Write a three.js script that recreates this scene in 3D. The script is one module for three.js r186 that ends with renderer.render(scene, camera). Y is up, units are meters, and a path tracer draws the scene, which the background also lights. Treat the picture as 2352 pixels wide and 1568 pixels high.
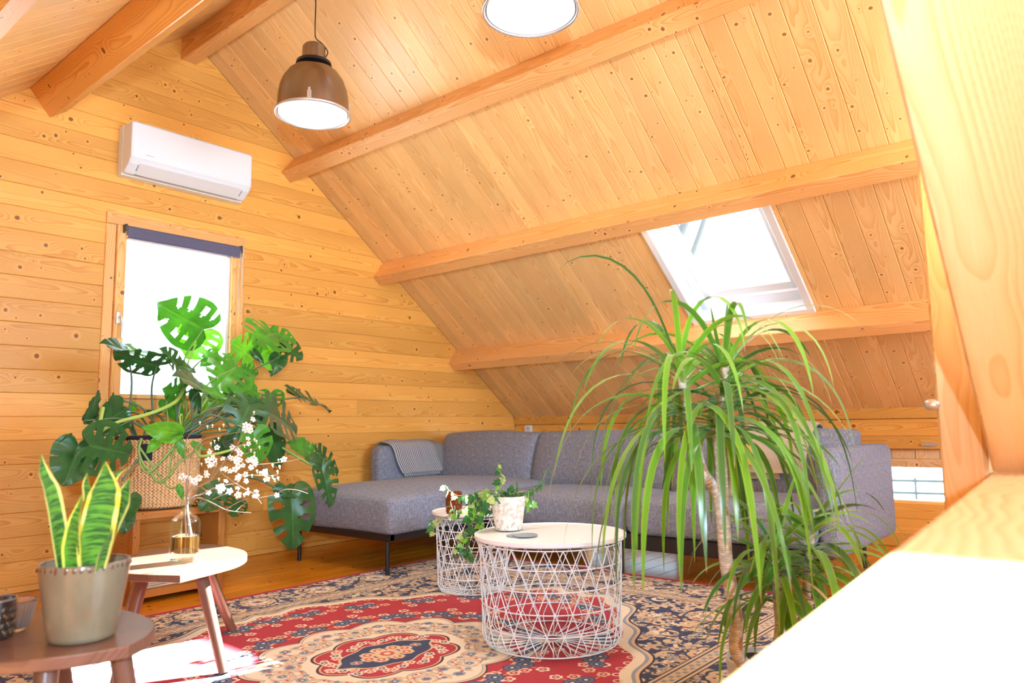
import * as THREE from 'three';
import { mergeGeometries, mergeVertices, toCreasedNormals } from 'three/addons/utils/BufferGeometryUtils.js';
import { RectAreaLightUniformsLib } from 'three/addons/lights/RectAreaLightUniformsLib.js';

// ---------- camera (a low stand at the stair rail, looking across the attic) ----------
const scene = new THREE.Scene();
const FOCAL = 1692.66, D2R = Math.PI / 180;
const camera = new THREE.PerspectiveCamera(2 * Math.atan(784 / FOCAL) / D2R, 1.5, 0.03, 200);
camera.position.set(0, 0.86, 4.73);
camera.rotation.set(6.554 * D2R, -50.06 * D2R, -0.883 * D2R, 'YXZ');
camera.focus = 3.3;
camera.userData.fStop = 2.5;
camera.updateMatrixWorld();
scene.add(camera);

// ---------- sky, sun, flash, daylight ----------
const SKY = 3.4, SUN = 135, FLASH = 30, DAY = 12, EXPOSURE = 1.04;
scene.background = new THREE.Color(0.74, 0.98, 1.18);
scene.backgroundIntensity = SKY;
RectAreaLightUniformsLib.init();
const SUN_DIR = new THREE.Vector3(-1.8, -1, -0.455).normalize();
const sun = new THREE.DirectionalLight(new THREE.Color(0.95, 1, 1.02), SUN);
sun.position.copy(SUN_DIR).multiplyScalar(-20).add(new THREE.Vector3(2.2, 1, 3));
sun.target.position.set(2.2, 1, 3);
sun.castShadow = true; sun.shadow.mapSize.set(4096, 4096);
Object.assign(sun.shadow.camera, { left: -9, right: 9, top: 9, bottom: -9, near: 0.5, far: 60 });
scene.add(sun, sun.target);
// the photographer's flash, off to the left behind the camera
const flash = new THREE.SpotLight(new THREE.Color(0.70, 1.0, 1.26), FLASH, 0, 50 * D2R, 1, 2);
flash.position.set(-0.4, 1.12, 5.25);
flash.target.position.set(2.3, 2.1, 1.2);
flash.castShadow = true; flash.shadow.radius = 2.5;
scene.add(flash, flash.target);
// daylight in the big window of the gable behind the camera
const daylight = new THREE.RectAreaLight(new THREE.Color(0.67, 0.99, 1.28), DAY, 2.6, 1.6);
daylight.position.set(2.26, 1.7, 7.36); daylight.lookAt(2.26, 1.7, 0);
scene.add(daylight);

const renderer = new THREE.WebGLRenderer({ antialias: true });
renderer.toneMapping = THREE.LinearToneMapping;
renderer.toneMappingExposure = EXPOSURE;
renderer.shadowMap.enabled = true;

// ---------- helpers ----------
const V = (x, y, z) => new THREE.Vector3(x, y, z);
function rng(a) { return () => { a |= 0; a = a + 0x6D2B79F5 | 0; let t = Math.imul(a ^ a >>> 15, 1 | a); t = t + Math.imul(t ^ t >>> 7, 61 | t) ^ t; return ((t ^ t >>> 14) >>> 0) / 4294967296; }; }
const clamp = (x, a, b) => Math.min(b, Math.max(a, x)), mix = (a, b, t) => a + (b - a) * t;
const sstep = (a, b, x) => { const t = clamp((x - a) / (b - a), 0, 1); return t * t * (3 - 2 * t); };
// sight line of a photo pixel, to find where in the room a thing stands
const ray = (px, py) => V((px - 1176) / FOCAL, -(py - 784) / FOCAL, -1).applyQuaternion(camera.quaternion);
function hit(px, py, axis, val) { const d = ray(px, py); return camera.position.clone().addScaledVector(d, (val - camera.position[axis]) / d[axis]); }
const atDepth = (px, py, t) => camera.position.clone().addScaledVector(ray(px, py), t);

const used = {};
function numbered(n) { const k = used[n] = (used[n] ?? -1) + 1; return k ? n + '_' + String(k).padStart(3, '0') : n; }
function shadows(o) { o.castShadow = o.receiveShadow = true; return o; }
function thing(name, label, category, pos = [0, 0, 0], group) {
  const o = new THREE.Group(); o.name = numbered(name); o.position.set(...pos);
  o.userData = { label, category, kind: 'thing' }; if (group) o.userData.group = group;
  scene.add(o); return o;
}
function structure(name, parent = scene) { const o = new THREE.Group(); o.name = name; o.userData.kind = 'structure'; parent.add(o); return o; }
function part(name, geo, mat, parent, label) {
  const m = shadows(new THREE.Mesh(geo, mat)); m.name = name; if (label) m.userData.label = label; parent.add(m); return m;
}
const merge = (gs) => mergeGeometries(gs.map((g) => { const h = g.index ? g.toNonIndexed() : g; for (const k of Object.keys(h.attributes)) if (!['position', 'normal', 'uv'].includes(k)) h.deleteAttribute(k); if (!h.attributes.normal) h.computeVertexNormals(); if (!h.attributes.uv) h.setAttribute('uv', new THREE.BufferAttribute(new Float32Array(h.attributes.position.count * 2), 2)); return h; }));
const std = (o) => new THREE.MeshStandardMaterial({ roughness: 0.6, side: THREE.DoubleSide, ...o });
const phys = (o) => new THREE.MeshPhysicalMaterial({ roughness: 0.6, side: THREE.DoubleSide, ...o });
const lin = (r, g, b) => new THREE.Color().setRGB(r, g, b);
const tube = (pts, r, seg = 24, rad = 6, closed = false) => new THREE.TubeGeometry(new THREE.CatmullRomCurve3(pts, closed, 'centripetal'), seg, r, rad, closed);
// tube whose radius runs from r0 to r1
function taper(pts, r0, r1, seg = 16, rad = 6) {
  const c = new THREE.CatmullRomCurve3(pts, false, 'centripetal'), g = new THREE.TubeGeometry(c, seg, 1, rad), p = g.attributes.position, n = g.attributes.normal;
  for (let i = 0; i <= seg; i++) { const o = c.getPointAt(i / seg), r = mix(r0, r1, i / seg); for (let j = 0; j <= rad; j++) { const k = i * (rad + 1) + j; p.setXYZ(k, o.x + n.getX(k) * r, o.y + n.getY(k) * r, o.z + n.getZ(k) * r); } }
  return g;
}
function lathe(prof, seg = 40) { // v runs with the length of the profile
  const g = new THREE.LatheGeometry(prof.map(([r, y]) => new THREE.Vector2(r, y)), seg), n = prof.length, L = [0], uv = g.attributes.uv;
  for (let i = 1; i < n; i++) L.push(L[i - 1] + Math.hypot(prof[i][0] - prof[i - 1][0], prof[i][1] - prof[i - 1][1]));
  for (let i = 0; i < uv.count; i++) uv.setY(i, L[i % n] / L[n - 1]);
  return g;
}
const creased = (prof, seg) => toCreasedNormals(lathe(prof, seg), 0.5);
const at = (g, x, y, z) => g.translate(x, y, z);
// box-projected uv in metres / scale
function boxUV(g, s = 1) {
  if (g.index) g = g.toNonIndexed();
  const p = g.attributes.position, n = g.attributes.normal, uv = new Float32Array(p.count * 2);
  for (let i = 0; i < p.count; i += 3) {
    const ax = Math.abs(n.getX(i) + n.getX(i + 1) + n.getX(i + 2)), ay = Math.abs(n.getY(i) + n.getY(i + 1) + n.getY(i + 2)), az = Math.abs(n.getZ(i) + n.getZ(i + 1) + n.getZ(i + 2));
    for (let k = i; k < i + 3; k++) { const x = p.getX(k), y = p.getY(k), z = p.getZ(k), [a, b] = ax >= ay && ax >= az ? [z, y] : ay >= az ? [x, z] : [x, y]; uv[2 * k] = a / s; uv[2 * k + 1] = b / s; }
  }
  g.setAttribute('uv', new THREE.BufferAttribute(uv, 2)); return g;
}
// soft box: edges rounded by r, then pushed by fn(vertex)
function soft(w, h, d, r, n = 14, fn) {
  let g = new THREE.BoxGeometry(w, h, d, n, Math.max(4, Math.round(n * h / Math.max(w, d)) + 3), n); g.deleteAttribute('uv'); g.deleteAttribute('normal'); g = mergeVertices(g, 1e-5);
  const p = g.attributes.position, v = V(0, 0, 0), c = V(0, 0, 0), cl = (x, a) => clamp(x, -a, a);
  const wp = (x, H) => { const t = clamp(x / H, -1, 1); return H * Math.sign(t) * (1 - Math.pow(1 - Math.abs(t), 1.5)); };
  for (let i = 0; i < p.count; i++) {
    v.fromBufferAttribute(p, i); v.set(wp(v.x, w / 2), wp(v.y, h / 2), wp(v.z, d / 2));
    c.set(cl(v.x, w / 2 - r), cl(v.y, h / 2 - r), cl(v.z, d / 2 - r)); v.sub(c); if (v.lengthSq() > 1e-12) v.setLength(r); v.add(c);
    if (fn) fn(v); p.setXYZ(i, v.x, v.y, v.z);
  }
  g.computeVertexNormals(); return g;
}
// value noise
const HT = new Float32Array(65536); { const r = rng(7); for (let i = 0; i < 65536; i++) HT[i] = r(); }
const hsh = (x, y) => HT[(x * 73 + y * 4517 + ((x * y) & 255) * 131) & 65535];
function vn(x, y, px = 0) { // px: period in x
  let xi = Math.floor(x), yi = Math.floor(y); const fx = x - xi, fy = y - yi, u = fx * fx * (3 - 2 * fx), w = fy * fy * (3 - 2 * fy);
  let x1 = xi + 1; if (px) { xi = ((xi % px) + px) % px; x1 = ((x1 % px) + px) % px; }
  return mix(mix(hsh(xi, yi), hsh(x1, yi), u), mix(hsh(xi, yi + 1), hsh(x1, yi + 1), u), w);
}
const fbm = (x, y) => vn(x, y) * 0.55 + vn(x * 2.1 + 7, y * 2.1 + 3) * 0.3 + vn(x * 4.3 + 1, y * 4.3 + 9) * 0.15;
function tex(w, h, fn, srgb = true) { // fn(x, y, out) fills out[0..2] 0..255
  const d = new Uint8Array(w * h * 4), o = [0, 0, 0, 255];
  for (let y = 0; y < h; y++) for (let x = 0; x < w; x++) { o[3] = 255; fn(x, y, o); const k = (y * w + x) * 4; d[k] = clamp(o[0], 0, 255); d[k + 1] = clamp(o[1], 0, 255); d[k + 2] = clamp(o[2], 0, 255); d[k + 3] = o[3]; }
  const t = new THREE.DataTexture(d, w, h); t.wrapS = t.wrapT = THREE.RepeatWrapping; t.magFilter = THREE.LinearFilter; t.minFilter = THREE.LinearMipmapLinearFilter; t.generateMipmaps = true;
  if (srgb) t.colorSpace = THREE.SRGBColorSpace; t.needsUpdate = true; return t;
}
// ---------- wood: eight board faces of 2.4 m by 0.1315 m in one texture ----------
const BW = 0.1315, BL = 2.4;
function boards(seed, { pale, late, knot, arches = 9, density = 1900, knots = 11, contrast = 0.6, kr = 0.0095 }) {
  const r = rng(seed), S = [];
  for (let s = 0; s < 8; s++) {
    const K = []; const n = Math.floor(knots * (0.5 + r()));
    for (let i = 0; i < n; i++) K.push([r() * BL, (r() - 0.5) * 0.1, 0.003 + Math.pow(r(), 1.6) * kr, 0.7 + r() * 0.6]);
    S.push({ K, v0: (r() - 0.5) * 0.09, A: density * (0.35 + r() * 0.7), n: Math.round(arches * (0.2 + r())) * (r() < 0.5 ? -1 : 1), o: r() * 99, tone: 0.94 + r() * 0.1 });
  }
  return tex(2048, 1024, (x, y, o) => {
    const s = S[y >> 7], u = x / 2048 * BL, v = ((y & 127) + 0.5) / 128 * BW - BW / 2;
    const w = vn(u / BL * 6, s.o + v * 9, 6) - 0.5, w2 = vn(u / BL * 22, s.o * 2 + v * 30, 22) - 0.5, vv = v - s.v0 + w * 0.05;
    let f = s.n * u / BL + s.A * vv * vv + w2 * 0.9, dark = 0, halo = 0;
    for (const [ku, kv, kr, ka] of s.K) {
      let du = u - ku; if (du > BL / 2) du -= BL; if (du < -BL / 2) du += BL;
      if (Math.abs(du) > 0.16) continue;
      const dv = v - kv, e = kr * kr * 7; f += 2.1 * Math.exp(-(du * du / (e * 4.5) + dv * dv / e));
      const d = Math.sqrt(du * du * ka + dv * dv); if (d < kr * 1.15) dark = Math.max(dark, sstep(kr * 1.15, kr * 0.75, d) * (0.75 + 0.25 * sstep(0, kr, d)));
      else if (d < kr * 3.2) halo = Math.max(halo, sstep(kr * 3.2, kr * 1.2, d));
    }
    const fr = f - Math.floor(f), L = Math.pow(fr, 2.2) * (1 - sstep(0.93, 1, fr)), str = contrast * (0.55 + 0.9 * vn(u / BL * 5, s.o + 40 + v * 14, 5));
    const fib = (vn(u / BL * 60, v * 1500, 60) - 0.5) * 9 + (w * 10);
    for (let k = 0; k < 3; k++) { let c = mix(pale[k], late[k], clamp(L * str, 0, 1)) * s.tone + fib; c = mix(c, pale[k] * 1.04, halo * 0.4); o[k] = mix(c, knot[k], dark * 0.9); }
  });
}
const pineTex = boards(11, { pale: [232, 188, 132], late: [199, 134, 66], knot: [112, 62, 34] });
const ceilTex = boards(37, { pale: [240, 203, 154], late: [212, 154, 90], knot: [134, 84, 52], knots: 9, contrast: 0.6, kr: 0.0062 });
const walnutTex = boards(23, { pale: [168, 118, 92], late: [122, 80, 62], knot: [70, 42, 30], knots: 1, arches: 4, density: 3200, contrast: 0.7 });
const pine = (c, rough = 0.4, map = pineTex) => [0.97, 1, 1.03].map((k) => std({ map, color: lin(c[0] * k, c[1] * k, c[2] * k), roughness: rough }));
const M = {
  wall: pine([1.05, 0.88, 0.43], 0.42), ceil: pine([1.05, 1.0, 0.8], 0.3, ceilTex), beam: pine([1.18, 1.06, 0.88], 0.42),
  amber: pine([1.0, 0.78, 0.4], 0.3), floor: pine([0.8, 0.46, 0.05], 0.19), rail: pine([1.0, 1.0, 1.02], 0.45, ceilTex),
  cab: [std({ map: pineTex, color: lin(0.56, 0.40, 0.17), roughness: 0.5 })], walnut: [std({ map: walnutTex, color: lin(0.5, 0.49, 0.52), roughness: 0.34 })],
  white: std({ color: lin(0.80, 0.86, 0.93), roughness: 0.4 }), black: std({ color: lin(0.012, 0.011, 0.011), roughness: 0.4 }),
  whiteMetal: std({ color: lin(0.78, 0.83, 0.88), roughness: 0.4 }), steel: std({ color: lin(0.72, 0.74, 0.78), roughness: 0.3, metalness: 0.75 }),
  glass: phys({ color: lin(1, 1, 1), transmission: 1, thickness: 0, roughness: 0.02, ior: 1.5 }),
  roof: std({ color: lin(0.2, 0.14, 0.1), roughness: 0.9 }),
};
const wr = rng(99), pick = (a) => a[Math.floor(wr() * a.length)];
const sv = (k, t) => (Math.floor(k) % 8 + 0.04 + 0.92 * t) / 8;
// one board: ends slanted by separate u at both long edges; grooves chamfered; front at n = 0
function plank({ O, U, W, N, a0, a1, b0, b1, v0, v1, t = 0.02, c = 0.003, g = 0.0004 }) {
  const P = [], UVs = [], k = wr() * 8, off = wr(), flip = wr() < 0.5, p = (u, v, n) => O.clone().addScaledVector(U, u).addScaledVector(W, v).addScaledVector(N, n);
  const flipFace = U.clone().cross(W).dot(N) < 0, ua = (v) => mix(a0, a1, (v - v0) / (v1 - v0)), ub = (v) => mix(b0, b1, (v - v0) / (v1 - v0));
  const quad = (q) => { const uv = q.map(([u, v]) => { const tt = (v - v0) / (v1 - v0); return [u / BL + off, sv(k, flip ? 1 - tt : tt)]; }), idx = flipFace ? [0, 2, 1, 0, 3, 2] : [0, 1, 2, 0, 2, 3]; for (const i of idx) { P.push(...p(...q[i]).toArray()); UVs.push(...uv[i]); } };
  const lo = v0 + g, hi = v1 - g, L = v0 + g + c, H = v1 - g - c;
  quad([[ua(L), L, 0], [ub(L), L, 0], [ub(H), H, 0], [ua(H), H, 0]]);
  quad([[ua(lo), lo, -c], [ub(lo), lo, -c], [ub(L), L, 0], [ua(L), L, 0]]);
  quad([[ua(H), H, 0], [ub(H), H, 0], [ub(hi), hi, -c], [ua(hi), hi, -c]]);
  quad([[ua(lo), lo, -t], [ub(lo), lo, -t], [ub(lo), lo, -c], [ua(lo), lo, -c]]);
  quad([[ua(hi), hi, -c], [ub(hi), hi, -c], [ub(hi), hi, -t], [ua(hi), hi, -t]]);
  quad([[ub(lo), lo, -c], [ub(lo), lo, -t], [ub(hi), hi, -t], [ub(hi), hi, -c]]);
  quad([[ua(lo), lo, -t], [ua(lo), lo, -c], [ua(hi), hi, -c], [ua(hi), hi, -t]]);
  quad([[ub(L), L, 0], [ub(lo), lo, -c], [ub(hi), hi, -c], [ub(H), H, 0]]);
  quad([[ua(lo), lo, -c], [ua(L), L, 0], [ua(H), H, 0], [ua(hi), hi, -c]]);
  quad([[ua(hi), hi, -t], [ub(hi), hi, -t], [ub(lo), lo, -t], [ua(lo), lo, -t]]);
  const G = new THREE.BufferGeometry(); G.setAttribute('position', new THREE.Float32BufferAttribute(P, 3)); G.setAttribute('uv', new THREE.Float32BufferAttribute(UVs, 2)); G.computeVertexNormals(); return G;
}
// bar of wood: profile polygon [[v, n], ...] swept along U from 0 to len, grain along U
function bar(O, U, W, N, len, prof) {
  const P = [], T = [], p = (u, v, n) => O.clone().addScaledVector(U, u).addScaledVector(W, v).addScaledVector(N, n), off = wr();
  const tri = (...q) => { for (const [a, uv] of q) { P.push(...a.toArray()); T.push(...uv); } };
  const area = prof.reduce((s, a, i) => { const b = prof[(i + 1) % prof.length]; return s + a[0] * b[1] - b[0] * a[1]; }, 0), rev = (area > 0) !== (U.clone().cross(W).dot(N) > 0);
  prof.forEach((a, i) => {
    const b = prof[(i + 1) % prof.length], d = Math.hypot(b[0] - a[0], b[1] - a[1]), k = wr() * 8, s = Math.min(1, d / BW) / 2;
    const A = [p(0, ...a), [off, sv(k, 0.5 - s)]], B = [p(len, ...a), [off + len / BL, sv(k, 0.5 - s)]], Cc = [p(len, ...b), [off + len / BL, sv(k, 0.5 + s)]], Dd = [p(0, ...b), [off, sv(k, 0.5 + s)]];
    if (rev) { tri(A, B, Cc); tri(A, Cc, Dd); } else { tri(A, Cc, B); tri(A, Dd, Cc); }
  });
  for (const [u, r] of [[0, rev], [len, !rev]]) for (let i = 1; i < prof.length - 1; i++) {
    const q = [prof[0], prof[i], prof[i + 1]].map((a) => [p(u, ...a), [a[1] * 0.4, sv(1, clamp(0.5 + a[0] / 0.3, 0, 1))]]); if (r) q.reverse(); tri(q[0], q[1], q[2]);
  }
  const G = new THREE.BufferGeometry(); G.setAttribute('position', new THREE.Float32BufferAttribute(P, 3)); G.setAttribute('uv', new THREE.Float32BufferAttribute(T, 2)); G.computeVertexNormals(); return G;
}
const rect = (v0, v1, n0, n1, c = 0.004) => [[v0 + c, n0], [v1 - c, n0], [v1, n0 + c], [v1, n1 - c], [v1 - c, n1], [v0 + c, n1], [v0, n1 - c], [v0, n0 + c]];
const X = V(1, 0, 0), Y = V(0, 1, 0), Z = V(0, 0, 1), O0 = V(0, 0, 0);
// axis-aligned board with the grain along the given axis
function board(x0, x1, y0, y1, z0, z1, axis = 'x', c = 0.004) {
  if (axis === 'x') return bar(V(x0, 0, 0), X, Y, Z, x1 - x0, rect(y0, y1, z0, z1, c));
  if (axis === 'y') return bar(V(0, y0, 0), Y, Z, X, y1 - y0, rect(z0, z1, x0, x1, c));
  return bar(V(0, 0, z0), Z, X, Y, z1 - z0, rect(x0, x1, y0, y1, c));
}
// ---------- the room: gable wall at z = 0, eaves at x = XL and XR, ridge at RX ----------
const XL = -1.158, XR = 5.678, KH = 0.935, RX = 2.26, SL = 0.7645, RY = KH + SL * (XR - RX), ZB = 7.4, NL = Math.hypot(1, SL), SLOPE = (XR - RX) * NL;
const UR = V(-1, SL, 0).divideScalar(NL), NR = V(-SL, -1, 0).divideScalar(NL), OR = V(XR, KH, 0);
const ULf = V(1, SL, 0).divideScalar(NL), NLf = V(SL, -1, 0).divideScalar(NL), OL = V(XL, KH, 0);
{ // gable wall of log planks with the window opening
  const w = structure('wall_back'), P0 = 0.035 - 0.1315, PH = 0.1315, xl = (y) => Math.max(XL, (y - RY) / SL + RX), xr = (y) => Math.min(XR, RX + (RY - y) / SL), r = rng(5);
  for (let k = 0; k < 29; k++) {
    const y0 = Math.max(0, P0 + k * PH), y1 = Math.min(RY, P0 + (k + 1) * PH), spans = [];
    const L0 = xl(y0), L1 = xl(y1), R0 = xr(y0), R1 = xr(y1);
    if (y0 > 1.08 && y1 < 2.15) spans.push([L0, L1, 1.80, 1.80], [2.69, 2.69, R0, R1]);
    else { const j = k === 17 ? 1.785 : k === 1 ? 2.85 : (r() < 0.35 && R0 - L0 > 4 ? L0 + 0.8 + r() * (R0 - L0 - 1.6) : 0); if (j) spans.push([L0, L1, j, j], [j, j, R0, R1]); else spans.push([L0, L1, R0, R1]); }
    for (const [a0, a1, b0, b1] of spans) part('plank', plank({ O: O0, U: X, W: Y, N: Z, a0, a1, b0, b1, v0: y0, v1: y1, t: 0.06, c: 0.003 }), pick(M.wall), w);
  }
  const sh = new THREE.Shape([[XL - 0.1, -0.2], [XR + 0.1, -0.2], [XR + 0.1, KH], [RX, RY + 0.09], [XL - 0.1, KH]].map((q) => new THREE.Vector2(...q)));
  const h = new THREE.Path([[1.80, 1.087], [2.69, 1.087], [2.69, 2.139], [1.80, 2.139]].map((q) => new THREE.Vector2(...q))); sh.holes.push(h);
  part('wall_core', at(new THREE.ExtrudeGeometry(sh, { depth: 0.12, bevelEnabled: false }), 0, 0, -0.18), M.roof, w);
}
{ // right slope with two roof windows, left slope
  const c = structure('ceiling_right'), HOLES = [[2.405, 3.195, 1.05, 2.05], [4.75, 5.65, 2.2, 3.1]];
  const cuts = [0]; for (let z = 0.13; z < ZB - 0.05; z += 0.13) cuts.push(z); cuts.push(ZB);
  for (const hh of HOLES) { cuts.push(hh[0], hh[1]); } cuts.sort((a, b) => a - b);
  for (let i = 0; i + 1 < cuts.length; i++) {
    const v0 = cuts[i], v1 = cuts[i + 1]; if (v1 - v0 < 0.012) continue; const hole = HOLES.find((q) => v0 > q[0] - 0.001 && v1 < q[1] + 0.001);
    for (const [a, b] of hole ? [[0, hole[2]], [hole[3], SLOPE]] : [[0, SLOPE]]) part('plank', plank({ O: OR, U: UR, W: Z, N: NR, a0: a, a1: a, b0: b, b1: b, v0, v1, t: 0.02, c: 0.004, g: 0 }), pick(M.ceil), c);
  }
  const l = structure('ceiling_left');
  for (let z = 0; z < ZB; z += 0.13) part('plank', plank({ O: OL, U: ULf, W: Z, N: NLf, a0: 0, a1: 0, b0: SLOPE, b1: SLOPE, v0: z, v1: Math.min(ZB, z + 0.13), t: 0.02, c: 0.004, g: 0 }), pick(M.ceil), l);
  // roof slabs above the boards
  for (const [O, U, N, holes, nm] of [[OR, UR, NR, HOLES, 'roof'], [OL, ULf, NLf, [], 'roof_001']]) {
    const sh = new THREE.Shape([[-0.66, -0.4], [SLOPE + 0.1, -0.4], [SLOPE + 0.1, ZB + 0.3], [-0.66, ZB + 0.3]].map((q) => new THREE.Vector2(...q)));
    for (const [z0, z1, s0, s1] of holes) sh.holes.push(new THREE.Path([[s0, z0], [s1, z0], [s1, z1], [s0, z1]].map((q) => new THREE.Vector2(...q))));
    const g = new THREE.ExtrudeGeometry(sh, { depth: 0.16, bevelEnabled: false }), m = new THREE.Matrix4().makeBasis(U, Z, N.clone().negate()).setPosition(O.clone().addScaledVector(N, -0.021));
    g.applyMatrix4(m); const s = part(nm, g, M.roof, scene); s.userData.kind = 'structure';
  }
}
// purlins and ridge beam
{
  const beam = (g, m = M.beam) => { const s = part(numbered('ceiling_beam'), g, pick(m), scene); s.userData.kind = 'structure'; };
  for (const s of [0.996, 2.10, 3.20]) {
    beam(bar(OR.clone().addScaledVector(UR, s), Z, UR, NR, ZB, rect(-0.05, 0.05, 0, 0.175, 0.004)));
    beam(bar(OL.clone().addScaledVector(ULf, s), Z, ULf, NLf, ZB, rect(-0.055, 0.055, 0, 0.18, 0.004)), M.amber);
  }
  beam(board(RX - 0.052, RX + 0.052, 3.357, RY, 0, ZB, 'z'));
}
{ // floor boards
  const f = structure('floor'), r = rng(31);
  for (let z = 0, i = 0; z < ZB; z += 0.135, i++) {
    const j = [XL, mix(0.2, 2.6, r()), mix(3.2, 5.2, r()), XR];
    for (let k = 0; k < 3; k++) part('plank', plank({ O: O0, U: X, W: Z, N: Y, a0: j[k], a1: j[k], b0: j[k + 1], b1: j[k + 1], v0: z, v1: Math.min(ZB, z + 0.135), t: 0.02, c: 0.0018, g: 0.0006 }), pick(M.floor), f);
  }
  part('floor_slab', at(new THREE.BoxGeometry(XR - XL + 0.4, 0.2, ZB + 0.4), (XL + XR) / 2, -0.125, ZB / 2), M.roof, f);
}
// knee walls; the right one has two low windows: z 0.75 .. 1.75 (behind the sofa) and z 3.25 .. 4.15
{
  const w = structure('wall_right'), rows = [[0, 0.085], [0.085, 0.19], [0.19, 0.298], [0.298, 0.43], [0.43, 0.53], [0.53, 0.663], [0.663, 0.752], [0.752, 0.87]], HOLES = [[0.75, 1.75], [3.25, 4.15]];
  for (const [y0, y1] of rows) {
    const spans = y0 >= 0.297 && y1 <= 0.6635 ? [[0, 0.75], [1.75, 3.25], [4.15, ZB]] : [[0, ZB]];
    for (const [a, b] of spans) part('plank', plank({ O: V(XR, 0, 0), U: Z, W: Y, N: V(-1, 0, 0), a0: a, a1: a, b0: b, b1: b, v0: y0, v1: y1, t: 0.05 }), pick(M.wall), w);
  }
  part('top_batten', board(XR - 0.016, XR + 0.05, 0.872, 0.955, 0, ZB, 'z'), M.wall[1], w);
  // outer wall around the opening
  const core = [new THREE.BoxGeometry(0.1, 0.3, ZB + 0.3).translate(XR + 0.1, 0.14, ZB / 2), new THREE.BoxGeometry(0.1, 0.3, ZB + 0.3).translate(XR + 0.1, 0.81, ZB / 2)];
  for (const [a, b] of [[-0.15, 0.75], [1.75, 3.25], [4.15, ZB + 0.15]]) core.push(new THREE.BoxGeometry(0.1, 0.375, b - a).translate(XR + 0.1, 0.475, (a + b) / 2));
  part('wall_core', merge(core), M.roof, w);
  // low windows: boarded reveal above a glazed strip
  const low = (name, a, b) => {
    const n = structure(name);
    for (let z = a; z < b - 0.02; z += 0.15) part('reveal_plank', board(XR + 0.05, XR + 0.14, 0.596, 0.66, z, Math.min(b, z + 0.147), 'y', 0.003), M.rail[1], n);
    part('window_frame', merge([board(XR + 0.03, XR + 0.13, 0.535, 0.594, a, b, 'z'), board(XR + 0.03, XR + 0.13, 0.296, 0.31, a, b, 'z'), board(XR + 0.03, XR + 0.13, 0.30, 0.60, a, a + 0.05, 'y'), board(XR + 0.03, XR + 0.13, 0.30, 0.60, b - 0.05, b, 'y')]), M.rail[2], n);
    part('window_pane', new THREE.BoxGeometry(0.004, 0.23, b - a - 0.1).translate(XR + 0.08, 0.423, (a + b) / 2), M.glass, n); return n;
  };
  const n = low('window_3', 3.25, 4.15); low('window_6', 0.75, 1.75);
  // latch of the flap
  const hp = [new THREE.BoxGeometry(0.006, 0.024, 0.055).translate(XR - 0.003, 0.694, 3.655), new THREE.BoxGeometry(0.01, 0.014, 0.095).translate(XR - 0.011, 0.693, 3.65)];
  part('latch', merge(hp), M.steel, n);
  const l = structure('wall_left'); for (let k = 0; k < 7; k++) part('plank', plank({ O: V(XL, 0, 0), U: Z, W: Y, N: X, a0: 0, a1: 0, b0: ZB, b1: ZB, v0: k * KH / 7, v1: (k + 1) * KH / 7, t: 0.05 }), pick(M.wall), l);
  part('wall_core', at(new THREE.BoxGeometry(0.1, KH + 0.25, ZB + 0.3), XL - 0.1, 0.4, ZB / 2), M.roof, l);
}
{ // gable behind the camera with its big window
  const w = structure('wall_front'), s = new THREE.Shape([[XL, 0], [XR, 0], [XR, KH], [RX, RY], [XL, KH]].map((q) => new THREE.Vector2(...q)));
  s.holes.push(new THREE.Path([[0.96, 0.9], [3.56, 0.9], [3.56, 2.5], [0.96, 2.5]].map((q) => new THREE.Vector2(...q))));
  part('wall_core', at(boxUV(new THREE.ExtrudeGeometry(s, { depth: 0.15, bevelEnabled: false }), 1.05), 0, 0, ZB), M.wall[1], w);
  const n = structure('window_4');
  part('window_frame', merge([board(0.90, 3.62, 0.84, 0.92, ZB - 0.03, ZB + 0.1), board(0.90, 3.62, 2.48, 2.56, ZB - 0.03, ZB + 0.1), board(0.90, 0.98, 0.9, 2.5, ZB - 0.03, ZB + 0.1, 'y'), board(3.54, 3.62, 0.9, 2.5, ZB - 0.03, ZB + 0.1, 'y'), board(2.22, 2.30, 0.9, 2.5, ZB - 0.03, ZB + 0.1, 'y')]), M.wall[1], n);
  part('window_pane', at(new THREE.BoxGeometry(2.6, 1.6, 0.004), 2.26, 1.7, ZB + 0.05), M.glass, n);
}
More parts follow.
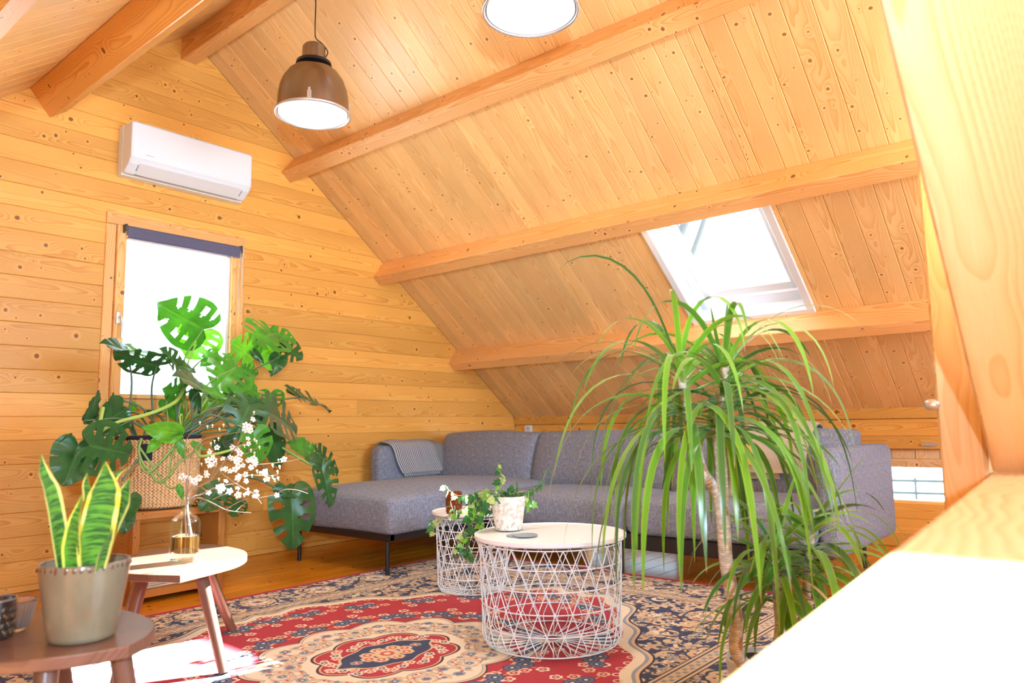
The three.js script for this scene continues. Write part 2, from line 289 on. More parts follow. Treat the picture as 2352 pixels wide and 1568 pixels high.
{ // gable window: casing, sash, pane, handle, hook
  const n = structure('window_1'), F = M.beam[1];
  part('window_casing', merge([board(1.785, 1.845, 1.0, 2.135, -0.1, 0.012, 'y'), board(2.645, 2.705, 1.0, 2.135, -0.1, 0.012, 'y'), board(1.785, 2.71, 2.137, 2.21, -0.1, 0.016), board(1.785, 2.705, 1.0, 1.062, -0.1, 0.014)]), F, n);
  part('window_sash', merge([board(1.847, 1.905, 1.064, 2.135, -0.075, 0.024, 'y'), board(2.608, 2.643, 1.064, 2.135, -0.075, 0.024, 'y'), board(1.907, 2.606, 2.075, 2.135, -0.075, 0.024), board(1.907, 2.606, 1.064, 1.092, -0.075, 0.024)]), M.beam[2], n);
  part('window_pane', at(new THREE.BoxGeometry(0.71, 0.99, 0.004), 2.257, 1.583, -0.05), M.glass, n);
  part('weather_strip', merge([new THREE.BoxGeometry(0.022, 0.98, 0.03).translate(2.598, 1.583, -0.02), new THREE.BoxGeometry(0.70, 0.02, 0.03).translate(2.256, 2.066, -0.02)]), M.white, n);
  part('window_handle', merge([soft(0.028, 0.075, 0.012, 0.005, 6).translate(1.872, 1.555, 0.03), tube([V(1.872, 1.555, 0.034), V(1.872, 1.555, 0.06), V(1.878, 1.53, 0.066), V(1.879, 1.43, 0.066)], 0.008, 20, 8)]), M.steel, n);
  part('hook', merge([new THREE.BoxGeometry(0.008, 0.07, 0.01).translate(2.69, 2.105, 0.018), new THREE.BoxGeometry(0.004, 0.07, 0.016).translate(2.683, 2.105, 0.02)]), M.steel, n);
}
// roof windows: white lining, sash, pane (built in slope axes: s up, z along, n inward)
function skylight(name, z0, z1, s0, s1) {
  const n = structure(name), S = (a, b, c0, c1, d0, d1) => bar(OR.clone().addScaledVector(UR, a), UR, Z, NR, b - a, rect(c0, c1, d0, d1, 0.004));
  part('lining', merge([S(s0, s1, z0, z0 + 0.018, -0.2, 0.012), S(s0, s1, z1 - 0.018, z1, -0.2, 0.012), S(s0, s0 + 0.018, z0, z1, -0.2, 0.012), S(s1 - 0.018, s1, z0, z1, -0.2, 0.012)]), M.white, n);
  part('architrave', merge([S(s0 - 0.005, s1, z0 - 0.03, z0 + 0.02, 0.001, 0.018), S(s0 - 0.005, s1, z1 - 0.02, z1 + 0.03, 0.001, 0.018), S(s0 - 0.005, s0 + 0.03, z0 - 0.03, z1 + 0.03, 0.001, 0.02)]), M.white, n);
  const a = z0 + 0.018, b = z1 - 0.018;
  part('window_frame', merge([S(s0 + 0.018, s1, a, a + 0.05, -0.19, -0.10), S(s0 + 0.018, s1, b - 0.05, b, -0.19, -0.10), S(s0 + 0.018, s0 + 0.1, a, b, -0.19, -0.10), S(s1 - 0.08, s1, a, b, -0.19, -0.10)]), M.white, n);
  part('window_sash', merge([S(s0 + 0.1, s1 - 0.08, a + 0.05, a + 0.09, -0.18, -0.125), S(s0 + 0.1, s1 - 0.08, b - 0.09, b - 0.05, -0.18, -0.125), S(s0 + 0.1, s0 + 0.16, a + 0.05, b - 0.05, -0.18, -0.125)]), M.white, n);
  part('window_pane', S(s0 + 0.15, s1 - 0.08, a + 0.08, b - 0.08, -0.16, -0.156), M.glass, n);
}
skylight('window_2', 2.405, 3.195, 1.05, 2.05);
skylight('window_5', 4.75, 5.65, 2.2, 3.1);
{ // stair rail, post and brace right beside the camera
  const d = V(1, 0, -0.06).normalize(), wn = V(0.06, 0, 1).normalize();
  const rl = part('stair_rail', bar(V(0.1, 0, 4.577), d, wn, Y, 3.1, rect(0, 0.42, 0.685, 0.74, 0.014)), M.rail[1], scene); rl.userData.kind = 'structure';
  const po = part('stair_post', board(1.95, 2.06, 0, 3.0, 4.379, 4.47, 'y', 0.006), M.rail[1], scene); po.userData.kind = 'structure';
  const b0 = V(1.955, 0.742, 4.478), b1 = V(0.60, 2.14, 4.478), u = b1.clone().sub(b0), len = u.length(); u.normalize();
  const br = part('stair_brace', bar(b0, u, Z, V(-u.y, u.x, 0), len, rect(0, 0.19, -0.12, 0, 0.006)), M.rail[2], scene); br.userData.kind = 'structure';
  const bolt = part('bolt', new THREE.SphereGeometry(0.0135, 14, 10).scale(1, 1, 1.3), M.steel, po, 'rounded steel bolt head'); bolt.position.set(1.95, 0.895, 4.372);
}
{ // white wall socket behind the sofa
  const s = thing('power_socket', 'small white wall socket on the low wood wall above the sofa back', 'socket', [XR - 0.001, 0.83, 0.178]);
  part('cover', soft(0.02, 0.075, 0.085, 0.006, 8).translate(-0.01, 0, 0), M.white, s);
  part('socket_well', new THREE.CylinderGeometry(0.02, 0.02, 0.004, 20).rotateZ(Math.PI / 2).translate(-0.0205, 0.006, 0), std({ color: lin(0.55, 0.56, 0.58) }), s);
}
// ---------- rug: the woven design is drawn as flat print, in metres from the middle ----------
const RUG = { x: 1.92, z: 2.48, hx: 1.83, hz: 1.34 };
{
  const C = { red: '#a83340', cream: '#ddcfba', beige: '#d0b596', navy: '#3b4461', grey: '#8a94a4', dark: '#3a3440', rust: '#bb5a4c', blue: '#5a6a86' };
  const W = 2048, H = 1500, cv = document.createElement('canvas'); cv.width = W; cv.height = H; const g = cv.getContext('2d'), r = rng(303), K = W / (2 * RUG.hx), KZ = H / (2 * RUG.hz);
  g.setTransform(K, 0, 0, KZ, W / 2, H / 2);
  const poly = (pts, fill, line, lw) => { g.beginPath(); pts.forEach((p, i) => (i ? g.lineTo(p[0], p[1]) : g.moveTo(p[0], p[1]))); g.closePath(); if (fill) { g.fillStyle = fill; g.fill(); } if (line) { g.strokeStyle = line; g.lineWidth = lw; g.stroke(); } };
  const dot = (x, y, q, c) => { g.beginPath(); g.arc(x, y, q, 0, 6.284); g.fillStyle = c; g.fill(); };
  const flower = (x, y, q, n, c1, c2, c3, rot = 0) => { for (let k = 0; k < n; k++) { const a = rot + k / n * 6.283; dot(x + Math.cos(a) * q * 0.62, y + Math.sin(a) * q * 0.62, q * 0.42, c1); } dot(x, y, q * 0.55, c2); dot(x, y, q * 0.26, c3); };
  const curl = (x, y, q, a, s, c, lw) => { g.beginPath(); for (let i = 0; i <= 14; i++) { const t = i / 14, e = a + s * t * 4.6, k = q * (1 - t * 0.72); const X = x + Math.cos(e) * k, Y2 = y + Math.sin(e) * k; if (i) g.lineTo(X, Y2); else g.moveTo(X, Y2); } g.strokeStyle = c; g.lineWidth = lw; g.stroke(); };
  const four = (fn) => { for (const sx of [1, -1]) for (const sy of [1, -1]) { g.save(); g.scale(sx, sy); fn(); g.restore(); } };
  const ring = (fn, n = 360) => Array.from({ length: n }, (_, i) => fn(i / n * 6.28319));
  const sup = (a, b, p, th) => { const c = Math.cos(th), s = Math.sin(th); return [Math.sign(c) * a * Math.pow(Math.abs(c), 2 / p), Math.sign(s) * b * Math.pow(Math.abs(s), 2 / p)]; };
  g.fillStyle = C.navy; g.fillRect(-3, -3, 6, 6); g.lineCap = 'round'; g.lineJoin = 'round';
  // border: navy ground nearly covered by beige arabesque
  const deco = []; for (let i = 0; i < 2600; i++) deco.push([r() * RUG.hx, r() * RUG.hz, r(), r(), r(), r()]);
  const soft2 = '#bfa68c';
  four(() => {
    for (const [x, y, a, b, c, d] of deco.slice(0, 1150)) curl(x, y, 0.016 + a * 0.03, b * 6.28, c > 0.5 ? 1 : -1, d > 0.4 ? C.beige : d > 0.14 ? soft2 : C.cream, 0.008 + a * 0.015);
    for (const [x, y] of [[0.16, 1.17], [0.52, 1.15], [0.9, 1.16], [1.26, 1.17], [1.64, 0.9], [1.65, 0.5], [1.64, 0.12], [1.22, 0.72], [1.62, 1.15], [0.72, 0.98]]) { flower(x, y, 0.1, 9, C.navy, C.navy, C.navy); flower(x, y, 0.088, 9, C.beige, soft2, C.beige); flower(x, y, 0.055, 7, C.cream, soft2, C.grey, 0.3); flower(x, y, 0.026, 6, C.grey, C.rust, C.navy); for (let k = 0; k < 9; k++) dot(x + Math.cos(k * 0.698) * 0.062, y + Math.sin(k * 0.698) * 0.062, 0.006, C.navy); }
    for (const [x, y, a, b, c] of deco.slice(1150, 1900)) { const q = 0.006 + a * 0.009; if (c < 0.5) flower(x, y, q * 1.4, 5, b > 0.5 ? C.beige : C.grey, b > 0.5 ? C.grey : C.beige, b > 0.85 ? C.red : C.navy, a * 6); else curl(x, y, q * 2.2, b * 6.28, c > 0.75 ? 1 : -1, b > 0.7 ? C.grey : C.navy, 0.005); }
    for (const [x, y, a, b] of deco.slice(1900)) dot(x, y, 0.003 + a * 0.005, b > 0.8 ? C.rust : b > 0.45 ? C.grey : C.navy);
  });
  // guard stripes
  for (const [c, lw] of [[C.dark, 0.098], [C.beige, 0.088], [C.grey, 0.066], [C.beige, 0.05]]) { g.strokeStyle = c; g.lineWidth = lw; g.strokeRect(-1.47, -0.985, 2.94, 1.97); }
  g.fillStyle = C.grey; for (let x = -1.45; x < 1.46; x += 0.05) for (const s of [-1, 1]) { g.fillRect(x, s * 0.985 - 0.016, 0.022, 0.016); g.fillRect(x + 0.022, s * 0.985, 0.022, 0.016); }
  for (let y = -0.96; y < 0.97; y += 0.05) for (const s of [-1, 1]) { g.fillRect(s * 1.47 - 0.016, y, 0.016, 0.022); g.fillRect(s * 1.47, y + 0.022, 0.016, 0.022); }
  g.strokeStyle = C.dark; g.lineWidth = 0.006; g.strokeRect(-1.47 + 0.028, -0.985 + 0.028, 2.884, 1.914); g.strokeRect(-1.47 - 0.028, -0.985 - 0.028, 2.996, 2.026);
  // red field with its scalloped cream edge
  const fp = (k) => ring((t) => { const q = 1 + 0.022 * Math.cos(t * 24) - 0.03 * Math.cos(t * 8); const [x, y] = sup(1.27 * k, 0.9 * k, 1.5, t); return [x * q, y * q]; });
  poly(fp(1.075), C.beige, C.dark, 0.008); poly(fp(1.055), C.grey); poly(fp(1.04), C.cream); poly(fp(1.0), C.red, C.cream, 0.014);
  fp(0.985).forEach((p, i) => { if (i % 3 === 0) { g.beginPath(); g.arc(p[0], p[1], 0.014, 0, 6.284); g.strokeStyle = i % 2 ? C.cream : C.beige; g.lineWidth = 0.007; g.stroke(); } });
  const spray = (x, y, a, s) => { // beige flower heads with blue blossoms between
    for (let k = 0; k < 8; k++) { const e = a + (k - 3.5) * 0.5, l = s * (0.055 + 0.04 * ((k * 5) % 3)), X = x + Math.cos(e) * l, Y2 = y + Math.sin(e) * l; g.beginPath(); g.moveTo(x, y); g.lineTo(X, Y2); g.strokeStyle = C.beige; g.lineWidth = 0.004; g.stroke(); flower(X, Y2, 0.027 * s, 5, k & 1 ? C.beige : C.cream, C.red, C.beige, e); dot(X + 0.02 * s, Y2 + 0.012 * s, 0.005, C.cream); }
    for (const [u, v] of [[0.05, 0.0], [0.015, 0.05], [0.02, -0.05]]) { const X = x + (Math.cos(a) * u - Math.sin(a) * v) * s, Y2 = y + (Math.sin(a) * u + Math.cos(a) * v) * s; flower(X, Y2, 0.036 * s, 8, C.navy, C.navy, C.navy, a); flower(X, Y2, 0.03 * s, 8, C.blue, C.navy, C.cream, a); }
  };
  for (let k = 0; k < 18; k++) { const t = (k + 0.5) / 18 * 6.283; spray(Math.cos(t) * 0.585, Math.sin(t) * 0.485, t, 0.95); }
  for (let k = 0; k < 26; k++) { const t = k / 26 * 6.283 + 0.12, [x, y] = sup(1.17, 0.82, 1.5, t); spray(x, y, t + 3.14, 0.9); }
  // cream medallion of lobes and scrolls
  const md = (k, n, q) => ring((t) => { const c = 1 + q * Math.abs(Math.cos(t * n / 2)); return [Math.cos(t) * 0.47 * k * c, Math.sin(t) * 0.39 * k * c]; });
  poly(md(1.04, 12, 0.14), C.beige, C.dark, 0.006); poly(md(1.0, 12, 0.14), C.cream, C.grey, 0.004);
  for (let k = 0; k < 12; k++) { const t = (k + 0.5) / 12 * 6.283, u = k / 12 * 6.283; for (const [rx, ry, q] of [[0.43, 0.355, 0.075], [0.37, 0.3, 0.05]]) for (const s of [1, -1]) { const x = Math.cos(t) * rx, y = Math.sin(t) * ry; curl(x, y, q, t + s * 1.2, s, C.beige, q * 0.24); curl(x, y, q * 1.1, t + s * 1.3, s, C.grey, 0.004); curl(Math.cos(u) * rx, Math.sin(u) * ry, q * 0.8, u + s * 2, s, soft2, 0.009); }
    for (const [v, rx, ry, q] of [[u, 0.455, 0.38, 0.024], [u, 0.375, 0.30, 0.022], [t, 0.41, 0.34, 0.02], [t + 0.13, 0.45, 0.37, 0.013], [t - 0.13, 0.45, 0.37, 0.013], [u + 0.12, 0.34, 0.275, 0.012]]) flower(Math.cos(v) * rx, Math.sin(v) * ry, q, 6, C.grey, C.blue, k & 1 ? C.rust : C.cream, v); for (let m = 0; m < 9; m++) dot(Math.cos(u + m * 0.058 - 0.23) * (0.34 + 0.035 * (m % 4)), Math.sin(u + m * 0.058 - 0.23) * (0.28 + 0.03 * (m % 4)), 0.006, m % 3 ? C.rust : C.red); }
  poly(md(0.55, 8, 0.16), C.red, C.dark, 0.008); poly(md(0.53, 8, 0.16), null, C.beige, 0.006);
  for (let k = 0; k < 34; k++) { const t = k / 34 * 6.283, q = 0.84 + 0.09 * (k % 3); flower(Math.cos(t) * 0.25 * q, Math.sin(t) * 0.178 * q, 0.022, 5, C.cream, k % 2 ? C.rust : C.navy, C.cream, t); curl(Math.cos(t + 0.09) * 0.25 * q, Math.sin(t + 0.09) * 0.178 * q, 0.016, t, 1, C.cream, 0.006); }
  const nv = (k) => ring((t) => { const [x, y] = sup(0.215 * k, 0.125 * k, 1.55, t); const q = 1 + 0.05 * Math.cos(t * 8); return [x * q, y * q]; });
  poly(nv(1.06), C.beige); poly(nv(1), C.navy);
  for (let k = 0; k < 8; k++) { const t = k / 8 * 6.283; flower(Math.cos(t) * 0.088, Math.sin(t) * 0.057, 0.03, 7, C.beige, C.rust, C.cream, t); } flower(0, 0, 0.05, 10, C.beige, C.rust, C.cream);
  for (const s of [-1, 1]) { flower(s * 0.145, 0, 0.024, 6, C.grey, C.rust, C.cream); }
  g.strokeStyle = C.red; g.lineWidth = 0.05; g.strokeRect(-RUG.hx, -RUG.hz, RUG.hx * 2, RUG.hz * 2);
  const map = new THREE.CanvasTexture(cv); map.colorSpace = THREE.SRGBColorSpace; map.flipY = false;
  const pileT = tex(256, 256, (x, y, o) => { o[0] = o[1] = o[2] = 128 + (hsh(x, y) - 0.5) * 150; }, false); pileT.repeat.set(9, 7);
  const t = thing('rug', 'large red, navy and cream floral carpet with an oval medallion on the wood floor', 'rug', [RUG.x, 0, RUG.z]);
  const sh = new THREE.BoxGeometry(RUG.hx * 2, 0.01, RUG.hz * 2).translate(0, 0.005, 0), p = sh.attributes.position, uv = sh.attributes.uv;
  for (let i = 0; i < p.count; i++) uv.setXY(i, p.getX(i) / (RUG.hx * 2) + 0.5, p.getZ(i) / (RUG.hz * 2) + 0.5);
  part('pile', sh, std({ map, bumpMap: pileT, bumpScale: 0.003, roughness: 1 }), t);
  const rim = []; for (const s of [-1, 1]) { rim.push(new THREE.CylinderGeometry(0.007, 0.007, RUG.hx * 2, 6).rotateZ(Math.PI / 2).translate(0, 0.006, s * RUG.hz), new THREE.CylinderGeometry(0.007, 0.007, RUG.hz * 2, 6).rotateX(Math.PI / 2).translate(s * RUG.hx, 0.006, 0)); }
  part('binding', merge(rim), std({ color: new THREE.Color('#a02a38'), roughness: 1 }), t, 'dark red bound edge');
}
// ---------- sofa ----------
const tweed = tex(256, 256, (x, y, o) => { const w = ((x >> 1) + (y >> 1)) & 1, a = hsh((x >> 1) * 3 + 1, (y >> 1) + 7), b = vn(x / 3, y / 14) , v = 116 + (a - 0.5) * 96 + (w ? 16 : -14) + (b - 0.5) * 44; o[0] = v + 1; o[1] = v + 1; o[2] = v + 9; if (a > 0.96) { o[0] += 20; } });
const tweedBump = tex(128, 128, (x, y, o) => { const v = 120 + (((x >> 1) + (y >> 1)) & 1 ? 50 : -50) + (hsh(x, y) - 0.5) * 90; o[0] = o[1] = o[2] = v; }, false);
const fabric = phys({ map: tweed, bumpMap: tweedBump, bumpScale: 0.0012, roughness: 0.95, sheen: 0.25, sheenRoughness: 0.6, sheenColor: lin(0.5, 0.5, 0.6), color: lin(1.08, 1.2, 1.36) });
{
  const t = thing('sofa', 'long grey tweed corner sofa with chaise on black metal legs under the slope', 'sofa', [0, 0, 0]);
  const cush = (name, x0, x1, y0, y1, z0, z1, r, puff, n = 18, extra) => {
    const w = x1 - x0, h = y1 - y0, d = z1 - z0;
    const g = soft(w, h, d, r, n, (v) => { const a = 1 - Math.pow(Math.abs(2 * v.x / w), 3), b = 1 - Math.pow(Math.abs(2 * v.z / d), 3); if (v.y > 0) v.y += puff * Math.max(0, a) * Math.max(0, b); v.y += 0.004 * Math.sin(v.x * 9 + x0) * Math.sin(v.z * 7 + z0); if (extra) extra(v, w, h, d); });
    return part(name, boxUV(g.translate((x0 + x1) / 2, (y0 + y1) / 2, (z0 + z1) / 2), 0.15), fabric, t);
  };
  cush('seat_cushion', 2.88, 4.5, 0.235, 0.452, 0.33, 1.375, 0.045, 0.05, 22);
  cush('seat_cushion', 3.69, 4.5, 0.235, 0.425, 1.38, 2.44, 0.06, 0.028);
  cush('seat_cushion', 3.69, 4.5, 0.235, 0.43, 2.44, 3.49, 0.06, 0.03);
  const lean = (v, w, h) => { const k = (v.y + h / 2) / h; v.x += k * 0.13 - Math.sin(k * Math.PI) * 0.02; v.y += 0.008 * Math.cos(v.z * 6); };
  for (const [z0, z1] of [[0.20, 1.215], [1.22, 2.37], [2.375, 3.5]]) {
    cush('back_cushion', 4.36, 4.56, 0.405, 0.82, z0, z1, 0.045, 0.0, 18, (v, w, h, d) => { const b = 1 - Math.pow(Math.abs(2 * v.z / d), 4), c = 1 - Math.pow(Math.abs(2 * v.y / h), 2); v.x += (v.x < 0 ? -1 : 1) * 0.035 * b * c; lean(v, w, h); });
  }
  cush('backrest', 4.66, 4.86, 0.2, 0.72, 0.16, 3.55, 0.05, 0, 20);
  const arm = (x0, z0, z1) => cush('armrest', x0, 4.89, 0.19, 0.725, z0, z1, 0.045, 0, 22, (v, w, h) => { if (v.x < -w / 2 + 0.09 && v.y > h / 2 - 0.15) v.y -= 0.035 * Math.pow((-w / 2 + 0.09 - v.x) / 0.09, 2); });
  arm(3.74, 0.115, 0.245); arm(3.80, 3.485, 3.6);
  part('frame', merge([board(2.905, 4.8, 0.2, 0.244, 0.36, 0.40, 'x', 0.006), board(2.905, 3.75, 0.2, 0.244, 1.31, 1.35, 'x', 0.006), board(2.895, 2.935, 0.2, 0.244, 0.36, 1.35, 'z', 0.006), board(3.72, 3.76, 0.155, 0.24, 1.3, 3.52, 'z', 0.006), board(3.75, 4.8, 0.17, 0.235, 3.48, 3.52, 'x', 0.006), board(4.76, 4.8, 0.19, 0.24, 0.36, 3.5, 'z', 0.006), new THREE.BoxGeometry(0.9, 0.03, 2.1).translate(4.25, 0.225, 2.42)]), M.black, t);
  for (const [x, z] of [[2.905, 1.325], [2.92, 0.42], [3.8, 3.44], [4.75, 0.42], [4.75, 3.44], [3.74, 2.4]]) part('leg', at(new THREE.CylinderGeometry(0.0135, 0.0135, 0.2, 16), x, 0.1, z), M.black, t);
}
// cloth strip along a path: rows follow the path, thickness outwards
function drape(path, across, thick, n = 26, m = 10, wob = 0.004) {
  const c = new THREE.CatmullRomCurve3(path, false, 'centripetal'), P = [], T = [], I = [], len = c.getLength(), aw = across.length();
  const pts = c.getSpacedPoints(n), up = [];
  for (let i = 0; i <= n; i++) { const a = pts[Math.max(0, i - 1)], b = pts[Math.min(n, i + 1)]; up.push(b.clone().sub(a).normalize().cross(across).normalize()); }
  for (const s of [0, 1]) for (let i = 0; i <= n; i++) for (let j = 0; j <= m; j++) {
    const f = j / m, e = Math.min(1, Math.min(f, 1 - f) * 12), w = Math.sin(f * 13 + i * 0.4) * wob, q = pts[i].clone().addScaledVector(across, f - 0.5).addScaledVector(up[i], w + s * thick * Math.sqrt(e * 0.8 + 0.2));
    P.push(q.x, q.y, q.z); T.push(f * aw, i / n * len);
  }
  const k = (n + 1) * (m + 1), id = (s, i, j) => s * k + i * (m + 1) + j;
  for (let i = 0; i < n; i++) for (let j = 0; j < m; j++) { I.push(id(1, i, j), id(1, i + 1, j), id(1, i + 1, j + 1), id(1, i, j), id(1, i + 1, j + 1), id(1, i, j + 1)); I.push(id(0, i, j), id(0, i + 1, j + 1), id(0, i + 1, j), id(0, i, j), id(0, i, j + 1), id(0, i + 1, j + 1)); }
  for (let i = 0; i < n; i++) for (const j of [0, m]) I.push(id(0, i, j), id(1, i, j), id(1, i + 1, j), id(0, i, j), id(1, i + 1, j), id(0, i + 1, j));
  for (let j = 0; j < m; j++) for (const i of [0, n]) I.push(id(0, i, j), id(1, i, j), id(1, i, j + 1), id(0, i, j), id(1, i, j + 1), id(0, i, j + 1));
  const g = new THREE.BufferGeometry(); g.setAttribute('position', new THREE.Float32BufferAttribute(P, 3)); g.setAttribute('uv', new THREE.Float32BufferAttribute(T, 2)); g.setIndex(I); g.computeVertexNormals(); return g;
}
{
  const t = thing('throw_blanket', 'folded grey and cream striped throw hanging over the left sofa armrest', 'blanket', [0, 0, 0]);
  const stripe = tex(512, 64, (x, y, o) => { const m = x / 512 * 0.52, b = m > 0.43, s = (m / 0.0185) % 1, d = s < 0.5 ? ((y >> 2) & 1 ? 205 : 186) : 78; const v = b ? 128 + (hsh(x, y) - 0.5) * 20 : d + (hsh(x, y) - 0.5) * 22; o[0] = v; o[1] = v; o[2] = v + (s < 0.5 || b ? 2 : 12); });
  const mt = std({ map: stripe, roughness: 1 }); stripe.repeat.set(1 / 0.52, 20);
  part('fold', drape([V(4.07, 0.5, 0.09), V(4.07, 0.69, 0.10), V(4.08, 0.742, 0.135), V(4.09, 0.747, 0.2), V(4.11, 0.715, 0.262), V(4.15, 0.6, 0.276), V(4.20, 0.505, 0.288)], V(0.52, 0, 0.0), 0.018), mt, t);
  part('under_fold', drape([V(4.09, 0.735, 0.2), V(4.12, 0.7, 0.25), V(4.16, 0.56, 0.262), V(4.2, 0.478, 0.272)], V(0.44, 0, 0), 0.01), mt, t);
}
{
  const t = thing('knitted_blanket', 'cream, grey and yellow knitted blanket draped over the right end of the sofa back', 'blanket', [0, 0, 0]);
  const knit = tex(64, 64, (x, y, o) => { const cx = (x >> 3) & 3, cy = (y >> 3) & 1, k = (cx + cy * 2) & 3; const c = [[226, 214, 190], [196, 194, 192], [224, 176, 92], [160, 158, 160]][k], v = 1 - 0.25 * Math.abs(((x & 7) - 3.5) / 4) + (hsh(x, y) - 0.5) * 0.1; o[0] = c[0] * v; o[1] = c[1] * v; o[2] = c[2] * v; });
  knit.repeat.set(1 / 0.04, 1 / 0.04);
  const mt = std({ map: knit, roughness: 1 });
  part('fold', drape([V(4.72, 0.6, 3.06), V(4.70, 0.78, 3.06), V(4.62, 0.838, 3.07), V(4.5, 0.832, 3.08), V(4.405, 0.78, 3.08), V(4.355, 0.7, 3.07), V(4.33, 0.62, 3.06), V(4.325, 0.565, 3.05)], V(0.0, 0, 0.43), 0.022, 26, 12), mt, t);
  part('under_fold', drape([V(4.40, 0.74, 3.0), V(4.36, 0.66, 2.97), V(4.335, 0.57, 2.97), V(4.34, 0.53, 2.97)], V(0.0, 0, 0.3), 0.01), mt, t);
  const p = thing('mustard_pouch', 'small mustard yellow pouch with a white cord resting on the sofa back', 'pouch', [4.315, 0.675, 2.925]);
  const py = std({ color: new THREE.Color('#dba650'), roughness: 0.6 });
  part('panel', soft(0.03, 0.145, 0.09, 0.012, 8).rotateZ(-0.25), py, p); part('seam', tube([V(-0.036, 0.07, 0.006), V(-0.018, 0, 0.006), V(0.002, -0.07, 0.006)], 0.0022, 10, 5), std({ color: new THREE.Color('#f0cf8c') }), p);
  part('cord', tube([V(-0.012, -0.008, -0.05), V(-0.022, -0.004, 0), V(-0.012, -0.012, 0.05), V(-0.005, -0.02, 0.1)], 0.0028, 16, 6), M.white, p);
}
// ---------- wire basket tables ----------
function wireTable(name, label, cx, cz, R, Rb, nW, H, turn) {
  const t = thing(name, label, 'table', [cx, 0.0105, cz], 'wire basket tables');
  const rad = (y) => mix(Rb, R - 0.018, clamp((y - 0.03) / (H - 0.05), 0, 1)), top = H - 0.03;
  part('tray_top', creased([[0, H - 0.004], [R - 0.005, H - 0.004], [R - 0.002, H], [R + 0.002, H - 0.001], [R + 0.002, H - 0.014], [R - 0.004, H - 0.019], [R - 0.01, H - 0.02], [0, H - 0.016]], 72), M.whiteMetal, t);
  const lv = [top, 0.318, 0.24, 0.16, 0.08, 0.0225];
  lv.forEach((y, i) => part('ring', new THREE.TorusGeometry(i === 5 ? rad(y) - 0.012 : rad(y), 0.0027, 6, 72).rotateX(Math.PI / 2).translate(0, i === 5 ? 0.006 : y, 0), M.whiteMetal, t));
  part('centre_ring', new THREE.TorusGeometry(0.04, 0.003, 6, 32).rotateX(Math.PI / 2).translate(0, 0.005, 0), M.whiteMetal, t);
  const step = 2 * Math.PI / nW, tilt = step / 2;
  for (const s of [-1, 1]) {
    const pts = lv.slice(0, 5).map((y, i) => { const a = s * tilt * i; return V(Math.cos(a) * rad(y), y, Math.sin(a) * rad(y)); }), a5 = s * tilt * 4.72;
    pts.push(V(Math.cos(a5) * Rb, 0.028, Math.sin(a5) * Rb), V(Math.cos(a5) * (Rb - 0.022), 0.006, Math.sin(a5) * (Rb - 0.022)), V(Math.cos(a5 + 0.1 * s) * 0.04, 0.004, Math.sin(a5 + 0.1 * s) * 0.04));
    const g = taper(pts, 0.0023, 0.0023, 40, 5);
    for (let k = 0; k < nW; k++) { const m = part('wire', g, M.whiteMetal, t); m.rotation.y = k * step; }
  }
  return t;
}
const BT = [2.44, 2.872], ST = [2.93, 1.98];
wireTable('wire_table', 'larger round white wire basket table in the foreground with coasters on it', BT[0], BT[1], 0.305, 0.275, 27, 0.42);
wireTable('wire_table', 'smaller round white wire basket table behind the larger one', ST[0], ST[1], 0.21, 0.182, 20, 0.41);
{ // coasters
  const cm = std({ color: new THREE.Color('#8e9cab'), roughness: 0.55 }), p = hit(1192, 1231, 'y', 0.426), q = hit(1206, 1229, 'y', 0.432);
  const disc = lathe([[0, 0], [0.049, 0], [0.051, 0.002], [0.049, 0.004], [0, 0.004]], 40);
  [[p, 'flat round grey coaster on the larger wire table, the lower of two'], [q, 'flat round grey coaster on the larger wire table, the upper of two']].forEach(([v, l], i) => { const m = part(numbered('coaster'), disc, cm, scene); m.position.set(v.x, 0.427 + i * 0.0045, v.z); m.userData = { label: l, category: 'coaster', kind: 'thing', group: 'coasters' }; });
}
{ // amber tumbler on the smaller table
  const t = thing('amber_glass', 'dark amber patterned glass tumbler on the smaller wire table', 'glass', [hit(1043, 1180, 'y', 0.417).x, 0.417, hit(1043, 1180, 'y', 0.417).z]);
  const g = lathe([[0, 0], [0.036, 0], [0.039, 0.004], [0.042, 0.11], [0.0405, 0.113], [0.038, 0.11], [0.035, 0.012], [0, 0.01]], 48);
  part('glass_wall', g, phys({ color: lin(0.55, 0.13, 0.03), transmission: 0.75, thickness: 0.004, roughness: 0.08, ior: 1.5, attenuationColor: lin(0.6, 0.12, 0.03), attenuationDistance: 0.012 }), t);
  const rel = []; for (let k = 0; k < 12; k++) for (let j = 0; j < 4; j++) { const a = (k + (j & 1) / 2) / 12 * 6.283; rel.push(new THREE.OctahedronGeometry(0.009, 0).scale(1, 1.35, 0.35).translate(0, 0, 0.0395 + j * 0.0008).rotateY(a).translate(0, 0.018 + j * 0.019, 0)); }
  part('relief', merge(rel), phys({ color: lin(0.35, 0.09, 0.03), transmission: 0.5, thickness: 0.003, roughness: 0.12 }), t);
}
